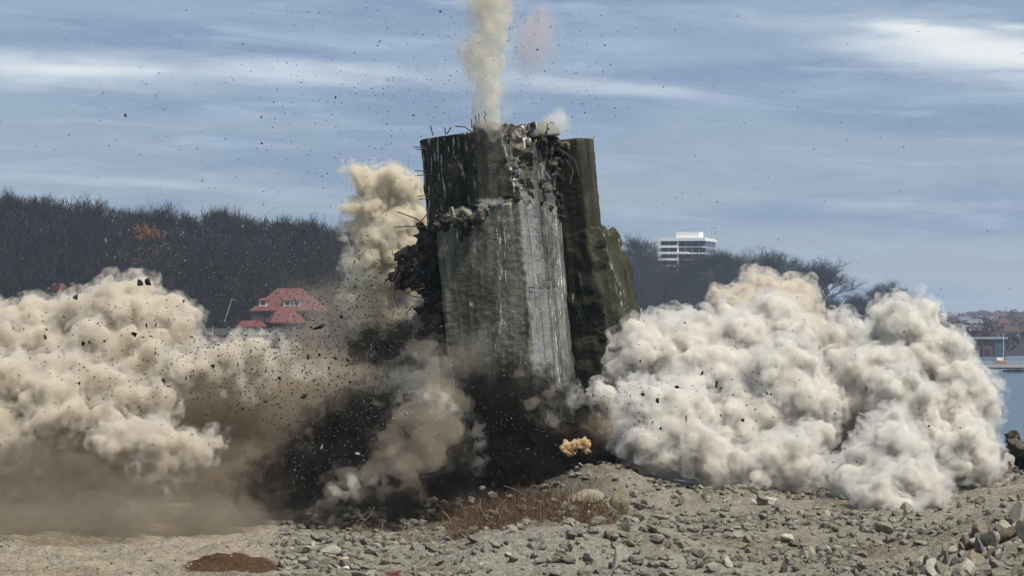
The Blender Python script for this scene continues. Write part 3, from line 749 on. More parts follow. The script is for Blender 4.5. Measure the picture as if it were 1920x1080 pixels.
grey_r = rock_mat('grey_stone', (.165, .15, .115), (.31, .285, .225)); tan_r = rock_mat('tan_stone', (.21, .175, .12), (.35, .305, .22)); pale_r = rock_mat('pale_stone', (.36, .33, .265), (.52, .485, .40), (.3, .25, .17)); dark_r = rock_mat('dark_stone', (.085, .08, .065), (.18, .17, .14))
white_r = rock_mat('white_block', (.62, .61, .57), (.72, .71, .68), (.5, .48, .42))
RK = [rock_np(100 + i, 3, 9 + i % 4, .05, ((1, 1, 1), (1.4, 1, .8), (1, 1.2, .65), (1.6, .9, .8))[i % 4]) for i in range(12)]
RMESH = {}
def rock_mesh(i, mat):
    k = (i, mat.name)
    if k not in RMESH:
        RMESH[k] = mesh_np('rock', RK[i][0], RK[i][1], False); RMESH[k].materials.append(mat)
    return RMESH[k]
def dist_at(px, py, lift=0.0):
    """distance at which the sight line through a photo pixel meets the ground"""
    ds = np.linspace(67, 200, 1400)
    x = (px - 960) / F * ds
    z = CAM_Z + (610 - py) / F * ds
    g_ = gh(x, ds) + lift
    k = np.nonzero(z <= g_)[0]
    return float(ds[k[0]]) if len(k) else 130.0
def put_rock(px, py, r_px, mat, var, label, group=None, sc=(1, 1, 1), rot=None, sink=.25, cat='rock', name='rock'):
    d_ = dist_at(px, py + r_px * .5 * sc[2])
    r = M(r_px, d_)
    x = X(px, d_)
    o = link(name, rock_mesh(var, mat))
    o.location = (x, d_, float(gh(x, d_)) + r * sc[2] * (.72 - sink) * .8)
    o.rotation_euler = rot if rot else tuple(rg.uniform(0, 6.3, 3))
    o.scale = (r * sc[0], r * sc[1], r * sc[2])
    return tag(o, label, cat, group)
rg = np.random.default_rng(77)
put_rock(1163, 936, 26, tan_r, 2, 'large flat faced tan boulder standing upright on the rubble slope', None, (1.0, .6, 2.0), (0, .1, .3), .2)
put_rock(1100, 930, 34, tan_r, 5, 'broad low tan boulder lying beside the upright flat faced one', None, (1.25, .8, .95), (0, .1, .4), .3)
put_rock(1156, 1046, 26, pale_r, 3, 'long pale stone block standing on end on the gravel mound', None, (.42, .5, 1.75), (0, .12, .1), .2)
put_rock(1088, 1001, 12, grey_r, 4, 'single rounded grey stone on the crest of the gravel mound', None, (1.1, 1, .85), (0, 0, .2), .2)
put_rock(1240, 966, 22, tan_r, 6, 'flat tan slab of stone below the upright boulder', None, (1.2, .8, .45), (0, .1, .3), .3)
put_rock(1245, 1004, 13, tan_r, 8, 'pale tan stone just over the shoulder of the gravel mound', None, (1.3, .8, .8), (0, .2, .1), .2)
put_rock(1300, 1008, 12, tan_r, 1, 'oblong tan stone in the middle of the rubble slope', None, (1.3, .8, .6), (0, .15, .2), .2)
put_rock(1440, 938, 22, pale_r, 7, 'pale broken stone under the edge of the white dust cloud', None, (1.2, .8, .8), (0, .2, .5), .25)
put_rock(1474, 1008, 16, pale_r, 9, 'cream coloured angular stone in the hollow of the rubble', None, (1.0, .8, 1.0), (0, .3, .5), .2)
put_rock(1390, 1022, 17, tan_r, 10, 'brown tan wedge of stone at the foot of the rubble slope', None, (1.2, .8, .8), (0, .2, .5), .25)
put_rock(622, 1032, 21, pale_r, 5, 'large cream stone on top of the pale rock pile beside the brown soil', None, (1.1, .8, .95), (0, .2, .4), .2)
put_rock(575, 1030, 16, pale_r, 8, 'second cream stone on that pale rock pile, smaller and flatter', None, (1.2, .8, .8), (0, .2, 1.4), .2)
put_rock(650, 1065, 8, white_r, 2, 'small clean white stone lying below the cream rock pile', None, (1.2, .8, .8), (0, .2, .4), .2)
put_rock(842, 1033, 14, tan_r, 3, 'tan flat stone at the tip of the gravel mound by the brown brush', None, (1.6, .8, .6), (0, -.1, .2), .2)
put_rock(702, 1014, 8, tan_r, 1, 'lone ochre stone at the edge of the dark blast hollow', None, (1.2, .8, .7), (0, -.1, .2), .2)
put_rock(1908, 986, 12, white_r, 11, 'bright white block on the rock heap at the end of the rubble', None, (1.1, .7, .75), (.1, .2, .3), .0)
put_rock(1824, 1018, 15, pale_r, 9, 'pale pointed stone on the near face of the big rock heap', None, (.8, .8, 1.1), (.1, .2, .3), .1)
def scatter(n_, region, rmin, rmax, mats, label, group, sc=(1.15, .9, .75), sink=.25):
    k = 0
    while k < n_:
        px, py = region()
        r = rmin + (rmax - rmin) * rg.uniform() ** 2.2
        mat = mats[int(rg.integers(len(mats)))]
        put_rock(px, py, r, mat, int(rg.integers(12)), label, group, tuple(np.array(sc) * rg.uniform(.8, 1.2, 3)), None, sink); k += 1
uni = lambda a, b_, c, d_: (lambda: (rg.uniform(a, b_), rg.uniform(c, d_)))
def pile():
    while True:
        px, py = rg.uniform(1690, 1935), rg.uniform(975, 1085)
        if py > 975 + max(0, 1890 - px) * .50: return px, py
scatter(80, pile, 13, 30, [grey_r, grey_r, tan_r, grey_r, pale_r], 'broken grey stone in the big rock heap where the rubble ends', 'stones of the big rock heap', sink=.0)
scatter(70, uni(1120, 1700, 935, 1070), 5, 20, [grey_r, tan_r, pale_r, dark_r], 'loose stone among the rubble in front of the white dust clouds', 'loose stones of the rubble slope')
scatter(46, uni(830, 1330, 1015, 1078), 4, 12, [grey_r, grey_r, pale_r, dark_r], 'small stone lying on the grey gravel mound', 'stones on the gravel mound')
scatter(50, uni(520, 800, 1018, 1078), 5, 13, [grey_r, pale_r, grey_r], 'grey stone in the low rock pile under the dark blast', 'stones of the low rock pile')
scatter(22, uni(1050, 1290, 885, 960), 4, 16, [grey_r, tan_r], 'stone on the upper slope near the boulder', 'stones near the boulder')
scatter(10, uni(10, 470, 1048, 1076), 3, 7, [grey_r, tan_r], 'small stone half buried in the pale sand', 'stones in the sand')
scatter(14, uni(1780, 1915, 905, 950), 7, 15, [dark_r, dark_r, grey_r], 'dark broken lump of concrete below the water side dust cloud', 'dark lumps by the bent wires')

def merged(name, items, mat, label, cat):
    """items: (verts, faces) arrays, one object that nobody could count"""
    off = 0; V = []; Fc = []
    for v, f in items:
        V.append(v); Fc.append(f + off); off += len(v)
    return tag(link(name, mesh_np(name, np.concatenate(V), np.concatenate(Fc), False), mat), label, cat, kind='stuff')
RL = [rock_np(300 + i, 1, 7, .1, (1.1, .9, .7)) for i in range(8)]
def pebbles(n_, region, smin, smax, seed, dmax=125):
    rg2 = np.random.default_rng(seed); out = []
    while len(out) < n_:
        px, d_ = region(rg2)
        if d_ > dmax: continue
        x = X(px, d_); r = smin + (smax - smin) * rg2.uniform() ** 3.4
        cl = float(fbm2(np.array([x * 1.0]), np.array([d_ * .6]), 1.9, 3, 23)[0])
        if cl < .03 and rg2.uniform() < .82: continue
        q, _r = np.linalg.qr(rg2.normal(size=(3, 3)))
        v, f = RL[int(rg2.integers(8))]
        out.append((v @ q * r * np.array([1.1, 1.1, .8]) + np.array([x, d_, float(gh(x, d_)) + r * .35]), f))
    return out
gm = rock_mat('gravel_stone', (.165, .148, .112), (.32, .30, .24))
nearr = lambda g2: (g2.uniform(520, 1960), 72 + 40 * g2.uniform() ** 1.6)
merged('gravel', pebbles(9000, nearr, .025, .21, 3), gm, 'grey and tan gravel strewn over the rubble', 'gravel')
merged('gravel', pebbles(1500, lambda g2: (g2.uniform(1800, 1960), g2.uniform(112, 122)), .03, .16, 6), rock_mat('dark_gravel', (.06, .055, .045), (.15, .14, .12)), 'dark rubble crumbs round the bent wires', 'rubble')
merged('gravel', pebbles(900, lambda g2: (g2.uniform(0, 520), g2.uniform(74, 90)), .015, .06, 4), tan_r, 'fine stones on the pale sand', 'gravel')

# dry brown brush on the bank: many bent stems
def stems(n_, seed, region, hmin, hmax, wd, lean=.5):
    rg2 = np.random.default_rng(seed); V = []; Fc = []; k = 0
    for _ in range(n_):
        px, d_ = region(rg2); x = X(px, d_)
        p = np.array([x, d_, float(gh(x, d_)) - .03]); h_ = rg2.uniform(hmin, hmax)
        dr = np.array([rg2.normal() * lean, rg2.normal() * lean, 1.0]); dr /= np.linalg.norm(dr)
        sd_ = np.array([dr[2], 0, -dr[0]]) * wd * rg2.uniform(.6, 1.5)
        seg = 4
        for s in range(seg + 1):
            ww = sd_ * (1 - .75 * s / seg)
            V += [p - ww, p + ww]
            if s < seg: Fc.append((k + 2 * s, k + 2 * s + 1, k + 2 * s + 3, k + 2 * s + 2))
            dr = dr + rg2.normal(size=3) * .38 + np.array([0, 0, -.16]); dr /= np.linalg.norm(dr)
            p = p + dr * h_ / seg
        k += 2 * (seg + 1)
    return np.array(V), np.array(Fc)
brush_m = bark('dry_brush', (.05, .028, .015), (.135, .082, .045))
def bank(g2):
    t = g2.uniform() ** .8
    px = 835 + 300 * t + g2.normal() * 14
    return px, g2.uniform(83.5, 98)
v, f = stems(5200, 4, bank, .2, 1.1, .008)
tag(link('dry_brush', mesh_np('dry_brush', v, f, False), brush_m), 'tangle of dry reddish brown brush on the bank below the tower', 'brush', kind='stuff')
v, f = stems(900, 8, lambda g2: (g2.uniform(620, 870), g2.uniform(83, 92)), .15, .5, .007)
tag(link('dry_brush', mesh_np('dry_brush', v, f, False), brush_m), 'thin dry weeds among the stones of the low rock pile', 'weeds', kind='stuff')
twig_m = bark('bare_stem', (.10, .07, .045), (.22, .17, .11))
def sprig(pts, d_, r, label, side=(), group=None):
    base = P(*pts[0], d_)
    o = empty('bare_shrub', base)
    tag(o, label, 'shrub', group)
    wire('stem', [P(px, py, d_ + .1 * i) - base for i, (px, py) in enumerate(pts)], r, twig_m, o)
    for b_ in side: wire('twig', [P(px, py, d_ + .05 + .08 * i) - base for i, (px, py) in enumerate(b_)], r * .6, twig_m, o)
sprig([(868, 1004), (850, 985), (838, 966), (829, 958)], 86, .018, 'dry branched stem sticking out of the brush against the black hollow', ([(845, 978), (860, 990), (872, 996)], [(850, 985), (852, 1000), (860, 1006)]))
sprig([(758, 1020), (762, 1004), (770, 993), (784, 988)], 84, .018, 'stem bent into an arch at the edge of the black hollow', ([(770, 1016), (782, 1000), (796, 992), (802, 984)], [(764, 1014), (774, 1004), (786, 1008)]))
sprig([(715, 1016), (716, 995), (717, 978)], 84, .010, 'thin upright stem alone before the black hollow')
sprig([(920, 982), (908, 966), (899, 950), (901, 936)], 88, .018, 'bare curved stem rising at the foot of the tower', ([(920, 974), (934, 950), (950, 935)],))
sprig([(1020, 950), (990, 930), (965, 918), (945, 911)], 92, .016, 'long bare branch leaning out over the brush bank', ([(985, 945), (1010, 938), (1035, 939)], [(1000, 955), (1030, 945), (1050, 944)]))
sprig([(655, 998), (675, 985), (693, 968), (702, 950)], 90, .012, 'slanting dead branch in the dark dust beside the swirl', ([(630, 990), (622, 976), (616, 972)],))
sprig([(1904, 960), (1903, 900), (1902, 868), (1916, 843)], 116, .02, 'tall thin bent wire standing by the beach', ([(1903, 892), (1912, 888), (1925, 890)],))
sprig([(1868, 905), (1868, 885), (1880, 890), (1900, 892), (1925, 889)], 117, .03, 'looping bent branch over the dark concrete lump', ([(1868, 882), (1876, 882), (1884, 896)], [(1875, 910), (1890, 900), (1906, 905)], [(1860, 900), (1872, 888), (1866, 876)]))
sprig([(1885, 950), (1892, 920), (1888, 900)], 113, .012, 'upright thin stem in front of the dark concrete lump', ([(1895, 955), (1910, 930), (1912, 905)], [(1870, 950), (1880, 938), (1896, 930)], [(1850, 945), (1875, 948), (1905, 944)]))
# plank pieces on the low rock pile
def plank(px, py, w_, h_, rot, mat, label):
    d_ = dist_at(px, py) - .1
    o = boxes('plank', [(-M(w_, d_) / 2, M(w_, d_) / 2, -.12, .12, -M(h_, d_) / 2, M(h_, d_) / 2)], mat, None, .008)
    o.location = P(px, py, d_); o.rotation_euler = (.2, rot, .15)
    tag(o, label, 'plank')
plank(582, 1050, 44, 5, .02, plain('pale_split_wood', (.40, .28, .18)), 'pale splintered plank lying across the low rock pile')
plank(640, 1049, 30, 5, -.05, plain('tan_split_wood', (.42, .31, .2)), 'shorter tan plank end to end with the splintered one')
plank(738, 1077, 30, 8, -.12, plain('dark_red_plank', (.10, .035, .03)), 'dark red plank at the bottom of the low rock pile')

# the lump of broken concrete at the far end
cfr = chunk_field([(0, 0, .3, .8), (1.0, .3, .5, .7), (-.9, .2, .1, .7), (2.0, .5, .5, .8), (.4, -.4, 0, .7)], 22, 10)
o = link('concrete_lump', solid_field('concrete_lump', (-2.5, -1.6, -1.2), (3.4, 2.0, 1.9), lambda x, y, z: cfr(x, y, z) + .06 * vnoise3(x * 6, y * 6, z * 6, 2), .06), conc_rub)
o.location = (X(1862, 115), 115, float(gh(X(1862, 115), 115)) + .1)
tag(o, 'dark lump of smashed concrete under the looping bent branch', 'concrete lump')

# ---- flying fragments
frag_d = rock_mat('dark_fragment', (.018, .020, .013), (.055, .055, .036), (.02, .02, .014)); frag_p = rock_mat('pale_fragment', (.35, .33, .28), (.55, .52, .46), (.3, .28, .2))
grit_p = rock_mat('pale_grit', (.16, .14, .11), (.34, .31, .25), (.12, .1, .08))
FR = [rock_np(500 + i, 3, 9, .06, ((1, .8, .6), (1.8, .7, .5), (1.2, 1, .7), (2.4, .7, .3))[i % 4], (.12, .5)) for i in range(10)]
FM = {}
def frag_mesh(i, mat):
    if (i, mat.name) not in FM:
        FM[i, mat.name] = mesh_np('flying_fragment', *FR[i], False); FM[i, mat.name].materials.append(mat)
    return FM[i, mat.name]
def fragment(px, py, r_px, mat, label, group, d_=None, var=None, rot=None):
    d_ = d_ or rg.uniform(95, 103)
    o = link('flying_fragment', frag_mesh(int(rg.integers(10)) if var is None else var, mat))
    o.location = P(px, py, d_); o.rotation_euler = rot or tuple(rg.uniform(0, 6.3, 3))
    r = M(r_px, d_); o.scale = (r, r, r)
    return tag(o, label, 'fragment', group)
SPOTS = [  # number, mean px, mean py, spread px, spread py, rmin, rmax, label, group, dark?
    (46, 250, 640, 150, 70, 2.6, 7.5, 'dark fragment flying before the cream dust on the landward side', 'fragments before the cream dust', frag_d),
    (40, 520, 700, 110, 45, 2.4, 6.5, 'dark fragment in the dense spray between the cream dust and the tower', 'fragments in the dense spray', frag_d),
    (24, 630, 610, 55, 55, 2.4, 6.0, 'dark fragment thrown up beside the black burst of soil', 'fragments beside the soil burst', frag_d),
    (44, 1310, 740, 110, 60, 2.4, 6.5, 'dark fragment flying before the white dust cloud beside the tower', 'fragments before the white cloud', frag_d),
    (18, 1640, 720, 130, 120, 2.0, 4.5, 'small dark fragment before the tall white cloud near the water', 'fragments before the tall white cloud', frag_d),
    (52, 480, 230, 270, 130, 1.6, 4.2, 'tiny dark fragment high in the open sky', 'fragments in the sky', frag_d),
    (16, 1000, 120, 110, 80, 1.6, 3.4, 'tiny dark fragment flying round the smoke plume on top', 'fragments round the plume', frag_d),
    (20, 390, 480, 170, 60, 1.4, 3.2, 'tiny pale fragment flying before the dark wooded hill', 'fragments before the wooded hill', frag_p),
    (26, 640, 860, 130, 70, 1.6, 5.0, 'pale stone fragment flying in the black soil spray', 'pale fragments in the soil spray', frag_p)]
for n_, mx, my, sx, sy, r0, r1, lb, gp, mt in SPOTS:
    for _ in range(n_): fragment(mx + rg.normal() * sx, my + rg.normal() * sy, r0 + (r1 - r0) * rg.uniform() ** 2.5, mt, lb, gp)
for px, py, r_, v_, lb in ((1344, 719, 9, 1, 'largest dark fragment, flying in front of the white cloud beside the tower'), (1317, 699, 7, 2, 'mossy green chunk flying just above the largest dark fragment'), (1286, 783, 8, 3, 'thin flat dark sliver flying low before the white cloud'), (1439, 737, 7, 3, 'upright dark sliver flying before the middle of the white cloud'),
                         (1099, 735, 6, 2, 'dark chunk flying where the jet of dust leaves the tower'), (263, 533, 6, 0, 'dark rounded chunk flying over the top of the cream dust crest'), (278, 529, 5, 4, 'smaller dark chunk next to the rounded one over the cream crest'), (598, 612, 11, 5, 'blurred olive clod flying between the red roof and the black soil burst'), (84, 630, 5, 2, 'dark chunk flying over the far end of the cream dust')):
    fragment(px, py, r_ * 1.35, frag_d, lb, None, 98, v_)
fragment(1613, 775, 10, white_r, 'white triangular fragment flying between the two white clouds', None, 100, 3, (.3, .4, .2))
def specks(n_, spots, r0, r1, seed, mat, label, name='debris', dlo=94, dhi=106):
    rg2 = np.random.default_rng(seed); items = []
    for _ in range(n_):
        mx, my, sx, sy = spots[int(rg2.integers(len(spots)))]
        px, py = mx + rg2.normal() * sx, my + rg2.normal() * sy
        d_ = rg2.uniform(dlo, dhi); r = M(r0 + (r1 - r0) * rg2.uniform() ** 2.2, d_)
        v, f = RL[int(rg2.integers(8))]
        q, _r = np.linalg.qr(rg2.normal(size=(3, 3)))
        c = P(px, py, d_)
        if c.z < float(gh(c.x, c.y, False)) + .1: continue
        items.append((v * np.array([1.3, .8, .7]) @ q * r + np.array(c), f))
    return merged(name, items, mat, label, 'debris')
specks(5000, [(250, 680, 200, 90), (480, 690, 130, 60), (560, 720, 120, 50), (650, 600, 70, 60), (620, 560, 90, 70)], .5, 2.4, 11, frag_d, 'fine dark grit hanging in the cream dust')
specks(900, [(1330, 730, 140, 80), (1620, 740, 150, 130), (1150, 760, 60, 40)], .5, 2.0, 12, frag_d, 'fine dark grit hanging before the white clouds')
specks(2300, [(440, 230, 330, 150), (560, 200, 260, 150), (800, 160, 110, 130), (1000, 120, 130, 90), (700, 220, 130, 110), (1500, 300, 300, 150)], .45, 1.7, 13, frag_d, 'fine dark specks scattered over the sky')
specks(700, [(380, 470, 200, 60), (560, 520, 90, 60)], .4, 1.4, 14, frag_p, 'fine pale specks before the wooded hill')
specks(3200, [(560, 900, 60, 60), (680, 780, 60, 50), (620, 850, 140, 80), (780, 860, 130, 90), (980, 760, 60, 90), (560, 930, 90, 50), (720, 640, 60, 40)], .35, 1.5, 15, grit_p, 'pale grit glinting in the black soil spray')
# ---------------------------------------------------------------- dust clouds
def billow_mesh(name, lobes, seed, vox=0.09, levels=((0.52, 17), (0.44, 12)), squash=0.9, soft=1, fine=((0.85, 0.5), (0.38, 0.19), (0.17, 0.085)), fringe=0.0, core=.6, keep=lambda p, r: True):
    """a cauliflower of lobes: lobes are (centre, radius); each grows smaller lobes on its skin; the union is meshed"""
    rg = np.random.default_rng(seed)
    cur = [(np.array(c, float), float(r)) for c, r in lobes]
    allr = list(cur)
    for frac, cnt in levels:
        nxt = []
        for c, r in cur:
            for _ in range(int(cnt * rg.uniform(0.8, 1.2))):
                d_ = rg.normal(size=3); d_ /= np.linalg.norm(d_)
                rr = r * frac * rg.uniform(0.6, 1.15)
                q = c + d_ * (r - rr * rg.uniform(0.1, 0.6)) * np.array([1, 1, squash])
                if keep(q, rr): nxt.append((q, rr))
        allr += nxt; cur = nxt
    C = np.array([c for c, r in allr]); R = np.array([r for c, r in allr])
    pad = vox * 8
    lo = (C - R[:, None]).min(0) - pad; hi = (C + R[:, None]).max(0) + pad
    n = np.ceil((hi - lo) / vox).astype(int) + 1
    B = 6 * vox
    sdf = np.full(n, B, np.float32)
    for c, r in zip(C, R):
        if r < vox * 0.8: continue
        a = np.maximum(np.floor((c - r - B - lo) / vox).astype(int), 0)
        b = np.minimum(np.ceil((c + r + B - lo) / vox).astype(int) + 1, n)
        gx, gy, gz = (np.arange(a[i], b[i]) * vox + lo[i] - c[i] for i in range(3))
        dd = np.sqrt(gx[:, None, None] ** 2 + gy[None, :, None] ** 2 + gz[None, None, :] ** 2) - r
        sl = sdf[a[0]:b[0], a[1]:b[1], a[2]:b[2]]
        np.minimum(sl, dd, out=sl)
    sdf = np.clip(sdf, -B, B)
    for cell, amp in fine:                        # small billows: inverted cellular noise pushed out of the skin
        near = np.nonzero(np.abs(sdf) < .97 * B)
        pt = np.stack(near, -1) * vox + lo
        ci = np.floor(pt / cell).astype(np.int64); best = np.full(len(pt), 9.0)
        for dx in (-1, 0, 1):
            for dy in (-1, 0, 1):
                for dz in (-1, 0, 1):
                    c_ = ci + np.array([dx, dy, dz])
                    hsh = (c_[:, 0] * 73856093) ^ (c_[:, 1] * 19349663) ^ (c_[:, 2] * 83492791) ^ (seed * 7919)
                    j = np.stack([((hsh * k_) >> 7 & 1023) / 1023.0 for k_ in (2654435761, 40503, 104729)], -1)
                    best = np.minimum(best, np.sum(((c_ + j) * cell - pt) ** 2, 1))
        sdf[near] += amp * (np.sqrt(best) / cell - 0.35)
    for _ in range(soft):
        for ax in range(3):
            p_ = np.roll(sdf, 1, ax); q_ = np.roll(sdf, -1, ax)
            sdf = 0.25 * p_ + 0.5 * sdf + 0.25 * q_
    gr = openvdb.FloatGrid(float(B))
    gr.copyFromArray(sdf)
    def shell(nm, iso):
        pts, quads = gr.convertToQuads(isovalue=iso)
        pts = np.asarray(pts) * vox + lo; quads = np.asarray(quads).astype(np.int64)
        lab = np.arange(len(pts))                  # keep the one connected body, drop crumbs
        while True:
            m_ = lab[quads].min(1); new = lab.copy()
            np.minimum.at(new, quads.ravel(), np.repeat(m_, 4)); new = new[new]
            if (new == lab).all(): break
            lab = new
        vals, cnts = np.unique(lab, return_counts=True)
        out = []
        for o_ in np.argsort(-cnts):
            if out and cnts[o_] < max(260, .012 * len(pts)): break
            keep_ = lab == vals[o_]
            idx = np.cumsum(keep_) - 1
            out.append(mesh_np(nm, pts[keep_], idx[quads[keep_[quads[:, 0]]]]))
        return out
    if fringe: return shell(name, -fringe * core), shell('thin_fringe', fringe)
    return shell(name, 0.0), []
def dust_mat(name, col, dens, skin=0.2, aniso=0.2, skincol=None):
    m_, n = new_mat(name)
    v = n.node('ShaderNodeVolumePrincipled')
    v.inputs['Color'].default_value = (*col, 1); v.inputs['Density'].default_value = dens
    v.inputs['Anisotropy'].default_value = aniso
    n.t.links.new(v.outputs[0], n.out.inputs['Volume'])
    df = n.node('ShaderNodeBsdfDiffuse'); df.inputs[0].default_value = (*(skincol or col), 1)
    tr = n.node('ShaderNodeBsdfTransparent')
    mx = n.node('ShaderNodeMixShader'); mx.inputs[0].default_value = skin
    n.t.links.new(tr.outputs[0], mx.inputs[1]); n.t.links.new(df.outputs[0], mx.inputs[2])
    n.t.links.new(mx.outputs[0], n.out.inputs['Surface'])
    return m_
FRINGE = {}
def fringe_of(mat, k=0.22):
    """the thin rim of a cloud: the same dust, a fraction of the density"""
    if mat.name not in FRINGE:
        f_ = mat.copy(); f_.name = mat.name + '_fringe'
        if 'soil' in mat.name: k = .4
        for n_ in f_.node_tree.nodes:
            if n_.type == 'PRINCIPLED_VOLUME': n_.inputs['Density'].default_value *= k
            if n_.type == 'PRINCIPLED_VOLUME':      # torn by turbulence
                q_ = NT(f_.node_tree); full = n_.inputs['Density'].default_value
                q_.put(n_.inputs['Density'], q_.m('MULTIPLY', q_.ramp(q_.noise(q_.coords('Object'), 2.6, 6, .62, .5), .46, .66), full * 2.4))
            if n_.type == 'OUTPUT_MATERIAL': f_.node_tree.links.remove(n_.inputs['Surface'].links[0])
        FRINGE[mat.name] = f_
    return FRINGE[mat.name]
def billow(name, label, lobes, mat, seed, cat='dust cloud', group=None, **kw):
    L = [(P(px, py, dist), M(r, dist)) for px, py, r, dist in lobes]
    me, fr = billow_mesh(name, L, seed, **kw)
    o = link(name, me[0], mat)
    tag(o, label, cat, group)
    for x_ in me[1:]: link('dust_lobe', x_, mat, o)
    for x_ in fr: link('thin_fringe', x_, fringe_of(mat), o)
    return o
white_dust = dust_mat('white_dust', (0.91, 0.885, 0.835), 8.0, 0.13, skincol=(.80, .78, .73))
tan_dust = dust_mat('tan_dust', (0.90, 0.85, 0.76), 7.0, 0.12, skincol=(.74, .68, .58))
cream_dust = dust_mat('cream_dust', (0.885, 0.835, 0.745), 5.0, 0.08, skincol=(.72, .66, .56))
yellow_dust = dust_mat('pale_yellow_dust', (0.905, 0.86, 0.75), 6.5, 0.10, skincol=(.76, .71, .58))
ochre_dust = dust_mat('ochre_dust', (0.88, 0.74, 0.52), 13.0, 0.35, skincol=(.60, .45, .26))
K = dict(vox=0.075, core=.15, fringe=0.26)
billow('dust_cloud', 'white billowing dust cloud over the rubble just beside the concrete tower', [
    (1225, 685, 72, 116), (1300, 655, 70, 117), (1210, 640, 46, 119), (1190, 660, 40, 117), (1270, 620, 38, 120), (1430, 655, 92, 118), (1350, 720, 70, 115), (1470, 750, 88, 113), (1250, 805, 84, 108.5), (1390, 800, 60, 112),
    (1335, 865, 50, 108), (1470, 865, 66, 108), (1420, 890, 40, 107.5), (1240, 850, 44, 108), (1520, 820, 44, 111.5), (1290, 730, 40, 112.5), (1200, 765, 48, 112), (1130, 745, 28, 112), (1085, 740, 20, 112), (1205, 595, 14, 121), (1180, 810, 34, 111)], white_dust, 1, **K)
billow('dust_cloud', 'tan crest of dust rising behind the white cloud below the hotel', [
    (1395, 600, 72, 124), (1465, 570, 52, 124), (1422, 535, 30, 124), (1345, 610, 45, 125), (1497, 610, 50, 123), (1440, 640, 80, 122), (1503, 545, 22, 124)], tan_dust, 2, **K)
billow('dust_cloud', 'tall white dust cloud by the water, tumbling down to the rubble', [
    (1700, 630, 70, 116), (1755, 680, 66, 115.5), (1640, 695, 62, 115), (1785, 765, 72, 114.5), (1690, 760, 62, 112.5), (1740, 830, 60, 113), (1815, 855, 60, 112), (1660, 880, 84, 105), (1715, 915, 56, 103), (1640, 930, 42, 101.5), (1695, 950, 32, 101), (1600, 900, 36, 104), (1605, 640, 36, 119), (1580, 595, 18, 120), (1690, 590, 32, 117), (1620, 760, 65, 115), (1735, 600, 30, 116), (1578, 690, 42, 118), (1570, 755, 42, 117), (1592, 645, 40, 119), (1575, 825, 38, 116)], white_dust, 3, **K)
billow('dust_cloud', 'tall cream dust plume bursting up behind the tower over the wooded hill', [
    (690, 345, 34, 122), (730, 345, 36, 122), (765, 360, 30, 122), (662, 318, 15, 122), (700, 395, 42, 122), (750, 410, 46, 122), (680, 440, 34, 122), (730, 470, 48, 122), (700, 520, 50, 122), (760, 520, 40, 122), (790, 450, 40, 122), (690, 565, 46, 122), (730, 600, 40, 122), (735, 435, 36, 121.5), (712, 455, 30, 121.5)], yellow_dust, 4, vox=0.07, core=.15, fringe=0.22)
billow('dust_cloud', 'rounded cream dust crest in front of the wooded hill', [
    (240, 585, 66, 112), (300, 605, 60, 112), (180, 610, 62, 112), (120, 605, 50, 113), (60, 600, 48, 113), (0, 610, 48, 113), (-60, 610, 60, 114), (340, 640, 40, 111), (200, 665, 70, 111), (90, 670, 70, 112), (280, 670, 60, 111), (-20, 690, 80, 111)], cream_dust, 5, **K)
billow('dust_cloud', 'broad low cream dust cloud peppered with fragments beneath the rounded crest', [
    (30, 720, 60, 106), (120, 720, 56, 106), (210, 740, 50, 106), (-50, 760, 80, 106), (100, 780, 60, 105), (20, 830, 60, 105), (290, 760, 46, 106), (200, 790, 44, 105)], cream_dust, 6, **K)
billow('dust_cloud', 'thin cream dust roll reaching toward the tower from under the rounded crest', [(395, 682, 40, 107), (440, 665, 36, 107), (480, 660, 36, 107), (515, 662, 26, 107), (545, 668, 18, 107), (440, 705, 40, 107), (350, 700, 44, 107), (500, 690, 30, 107), (560, 690, 20, 107), (600, 690, 14, 107)], cream_dust, 9, **K)
billow('dust_cloud', 'bright ragged tongue of dust hanging low over the sand before the dark blast', [
    (300, 830, 44, 101), (350, 845, 40, 101), (390, 832, 24, 101), (412, 815, 14, 101), (250, 815, 36, 102), (285, 890, 36, 101), (320, 905, 30, 101), (340, 880, 34, 101), (220, 830, 36, 102), (305, 930, 16, 101)], cream_dust, 7, vox=0.06, core=.15, fringe=0.22, fine=((0.5, 0.32), (0.25, 0.16)))
billow('dust_cloud', 'small solid ochre puff of dust at the foot of the tower', [
    (1062, 838, 13, 106), (1080, 834, 12, 106), (1098, 832, 11, 106), (1070, 848, 10, 106), (1100, 842, 8, 106)], ochre_dust, 8, levels=((0.5, 14), (0.45, 9)), vox=0.02, fine=((.16, .16), (.08, .07)))

bank_dust = dust_mat('shaded_brown_dust', (.50, .43, .33), .7, .03, skincol=(.17, .145, .105))  # brown dust, its colour lowered to carry the shade under the clouds
billow('dust_bank', 'wide bank of thin brown dust, darkened to stand for shade, rolling over the sand under the cream clouds', [
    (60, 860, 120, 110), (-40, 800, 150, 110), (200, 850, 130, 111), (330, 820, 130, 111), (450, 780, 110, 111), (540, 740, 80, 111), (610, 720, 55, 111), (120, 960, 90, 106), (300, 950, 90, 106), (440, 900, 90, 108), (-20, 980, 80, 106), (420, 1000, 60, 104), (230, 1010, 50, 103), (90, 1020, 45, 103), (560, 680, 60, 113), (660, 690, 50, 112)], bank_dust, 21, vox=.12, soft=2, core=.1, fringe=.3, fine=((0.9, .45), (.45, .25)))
low_dust = dust_mat('shaded_low_dust', (.40, .335, .25), .6, .03, skincol=(.10, .085, .06))  # shade of the clouds above is put into this darker dust colour
